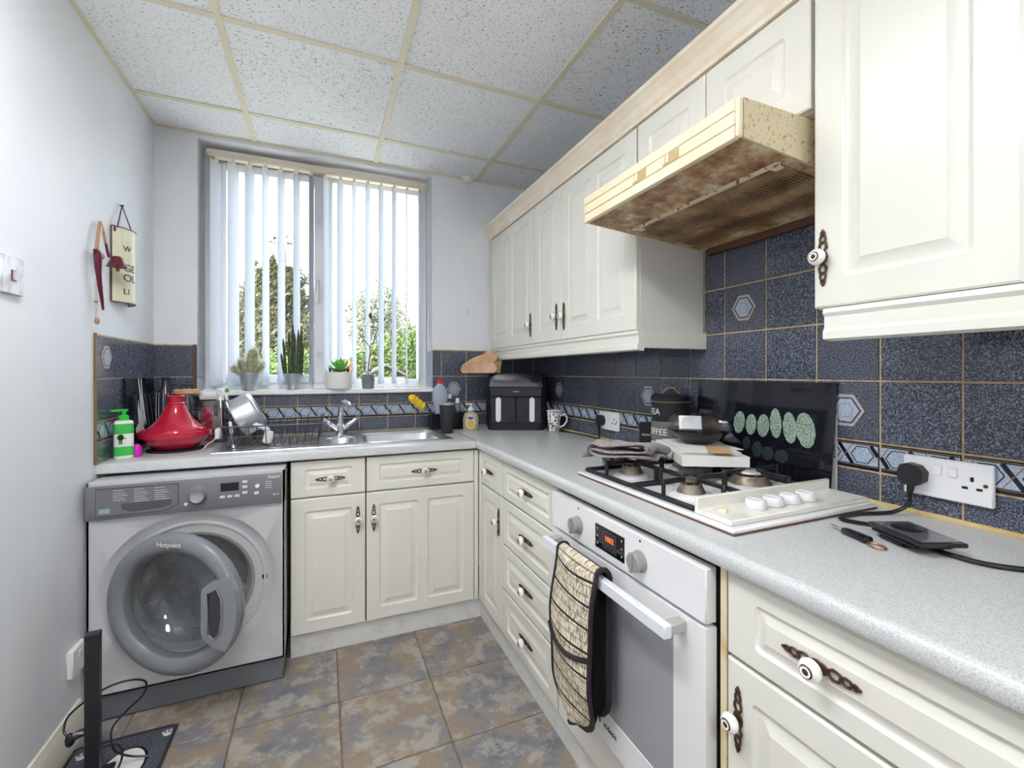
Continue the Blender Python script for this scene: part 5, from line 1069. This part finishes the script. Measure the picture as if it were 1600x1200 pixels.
def paw(cx, cy):
    mb = MB(); mb.prism([(cx+.012*math.cos(2*PI*k/12), cy+.009*math.sin(2*PI*k/12)) for k in range(12)], .0052, .0058, 'z')
    for dx, dy in ((-.014, .010), (-.005, .017), (.006, .017), (.015, .010)): mb.prism([(cx+dx+.0042*math.cos(2*PI*k/8), cy+dy+.0055*math.sin(2*PI*k/8)) for k in range(8)], .0052, .0058, 'z')
    mb.build('paw_print', P('paw_white', (214, 212, 208), .7), t)
paw(-.105, .150); paw(.120, .160)
# pull cord on the ceiling
t = thing('pull_cord_switch', 'round ceiling pull-cord switch right of the window', 'pull switch', (1.612, -.040, H-.0045))
MB().lathe([(0, -.032), (.022, -.032), (.030, -.026), (.036, -.006), (.037, 0), (0, 0)], 24).build('housing', P('off_white_plastic', (236, 232, 220), .35), t)
MB().cyl((0, 0, -.032), (0, 0, -.83), .0009, n=5).build('cord', M_PAPER, t); MB().lathe([(0, -.005), (.0045, -.004), (.005, .010), (.002, .014)], 10, c=(0, 0, -.095)).build('cord_joint', P('cream_bead', (232, 214, 180), .4), t); MB().lathe([(0, -.034), (.006, -.033), (.005, -.005), (.002, 0)], 12, c=(0, 0, -.826)).build('cord_pull', M_WHITE, t)

# ------------------------------------------------------------------ outdoors
M_BARK = P('bark', (92, 72, 54), .9)
def m_leaf(name, cols):
    m, nn, ll, b = prin(name); v = coords(nn, ll); z = nn.new('ShaderNodeTexNoise'); z.inputs['Scale'].default_value = 2.6; z.inputs['Detail'].default_value = 8; z.inputs['Roughness'].default_value = .8; ll.new(v, z.inputs['Vector'])
    r = ramp(nn, cols); ll.new(z.outputs['Fac'], r.inputs['Fac']); ll.new(r.outputs['Color'], b.inputs['Base Color']); b.inputs['Roughness'].default_value = .6; return m
def tree(name, label, x, y, blobs, mat, n, size, trunk, seed, cat='tree', group=None):
    rd_ = random.Random(seed); t = thing(name, label, cat, (x, y, 0), 0, group)
    MB().tube([(0, 0, 0), (.03, 0, trunk*.5), (-.02, .02, trunk)], [.09, .07, .05], 8).build('trunk', M_BARK, t)
    for (bx, bz, rx, rz) in blobs: MB().tube([(0, 0, trunk*.5), (bx*.5, 0, (trunk*.5+bz)*.55), (bx, 0, bz)], [.04, .03, .012], 6).build('branch', M_BARK, t)
    mb = MB(); tot = sum(b[2]*b[3] for b in blobs)
    for (bx, bz, rx, rz) in blobs:
        for k in range(int(n*rx*rz/tot)):
            d = Vector((rd_.gauss(0, 1), rd_.gauss(0, 1), rd_.gauss(0, 1))).normalized(); q = rd_.random()**.33*(1+.18*math.sin(7*d.x+5*d.z)+.12*rd_.gauss(0, 1)*.6)
            c_ = Vector((bx+d.x*rx*q, d.y*rx*.8*q, bz+d.z*rz*q)); nrm = Vector((rd_.gauss(0, 1), rd_.gauss(0, 1), rd_.gauss(0, 1)+.5)).normalized(); a = nrm.orthogonal().normalized(); b_ = nrm.cross(a); s_ = size*rd_.uniform(.6, 1.3)
            mb.add([c_-a*s_, c_+b_*s_*.5, c_+a*s_, c_-b_*s_*.5], [(0, 1, 2, 3)])
    o = mb.build('foliage', mat, t, angle=180); o['kind'] = 'stuff'
ML1 = m_leaf('autumnal_conifer_leaf', [(.34, (41, 47, 34)), (.47, (80, 84, 47)), (.56, (120, 108, 66)), (.66, (108, 115, 64))]); ML2 = m_leaf('fresh_green_leaf', [(.35, (69, 93, 37)), (.5, (105, 128, 56)), (.65, (136, 146, 84))]); ML3 = m_leaf('pale_blossom_leaf', [(.38, (97, 109, 66)), (.52, (136, 136, 100)), (.64, (162, 158, 136))])
tree('tall_tree', 'tall brownish green tree behind the left window pane', -.25, 9, [(0, 1.4, .95, 1.3), (-.28, 2.7, .40, 1.15), (.16, 3.2, .36, 1.10), (.5, 2.5, .36, 1.0), (.05, 2.2, .62, .95), (-.75, 1.9, .25, 1.1)], ML1, 22000, .065, 2.6, 1)
tree('bush', 'yellow-green bush at the foot of the tall tree', .15, 7.2, [(0, .85, .75, .85), (.40, .9, .5, .75), (-.8, .85, .6, .8)], ML2, 8000, .055, .6, 2, 'bush')
tree('slender_tree', 'slender pale-leaved tree behind the right window pane', 1.95, 10.6, [(-.15, 2.6, .44, 1.15), (.40, 2.8, .40, 1.1), (.80, 2.45, .40, 1.15)], ML3, 6500, .045, 2.6, 3)
tree('green_hedge', 'bright green shrub behind the right window pane', 2.45, 8.75, [(0, 1.5, .6, .65), (.48, 1.75, .42, .75), (-.5, 1.4, .5, .6)], ML2, 11000, .05, .8, 4, 'shrub')
tp_ = struct(box1('floor_bounce', (-6, .31, -.30), (8, 6.0, -.12), P('pale_bounce_ground', (206, 202, 194), .8, var=(2, (190, 184, 174), .4, .6))))  # unseen pale ground, added to bounce sunlight up onto the ceiling
tg_ = struct(box1('ground_outside', (-14, 6.0, -.30), (16, 40, -.121), P('lawn', (104, 128, 66), .9, var=(3, (132, 146, 84), .4, .6)))); tg_.name = 'floor_outside'
t = thing('garden_fence', 'orange-brown garden fence of upright boards beyond the window', 'fence', (2.2, 9.4, -.12))
M_FEN = P('orange_fence_wood', (198, 140, 92), .8, var=(8, (222, 172, 124), .4, .65), rnd=True); fm = MB().box((-.06, 0, 0), (.06, .018, 1.72), 0, .004).mesh('fence_board', M_FEN)
for k in range(25): put('fence_board', fm, t, (-1.0+.13*k, 0, 0))
for z in (.35, 1.4): box1('fence_rail', (-1.1, .019, z), (2.2, .06, z+.08), M_FEN, t)
t = thing('garden_shed', 'small grey shed with pitched roof in the garden', 'shed', (1.93, 6.7, -.12))
MB().box((-.32, 0, 0), (.42, .9, 1.28), 0, .005).build('walls', P('weathered_shed', (140, 124, 104), .8), t); MB().prism([(-.38, 1.281), (.05, 1.50), (.48, 1.281), (.48, 1.32), (.05, 1.54), (-.38, 1.32)], -.05, .95, 'y').build('roof', P('grey_felt', (96, 92, 90), .9), t)
MB().box((.0, -.02, .1), (.20, -.001, 1.1), 0, .003).build('shed_door', P('shed_door_wood', (176, 150, 120), .8), t)
t = thing('far_house', 'distant house with a dark grey pitched roof', 'house', (8.6, 22, -.12))
MB().box((-2.6, 0, 0), (3, 6, 3.6), 0, .01).build('walls', P('brick_red', (176, 116, 92), .9), t); MB().prism([(-2.9, 3.61), (.2, 5.2), (3.3, 3.61)], -.3, 6.3, 'y').build('roof', P('slate_roof', (104, 104, 112), .8), t)
t = thing('garden_playhouse', 'low red-roofed playhouse behind the succulent', 'playhouse', (1.20, 8.05, -.12))
MB().box((-.20, 0, 0), (.22, .4, 1.35), 0, .005).build('walls', P('pale_playhouse', (214, 206, 196), .7), t); MB().prism([(-.25, 1.351), (.01, 1.66), (.27, 1.351)], -.05, .45, 'y').build('roof', P('faded_red_roof', (206, 110, 104), .7), t)
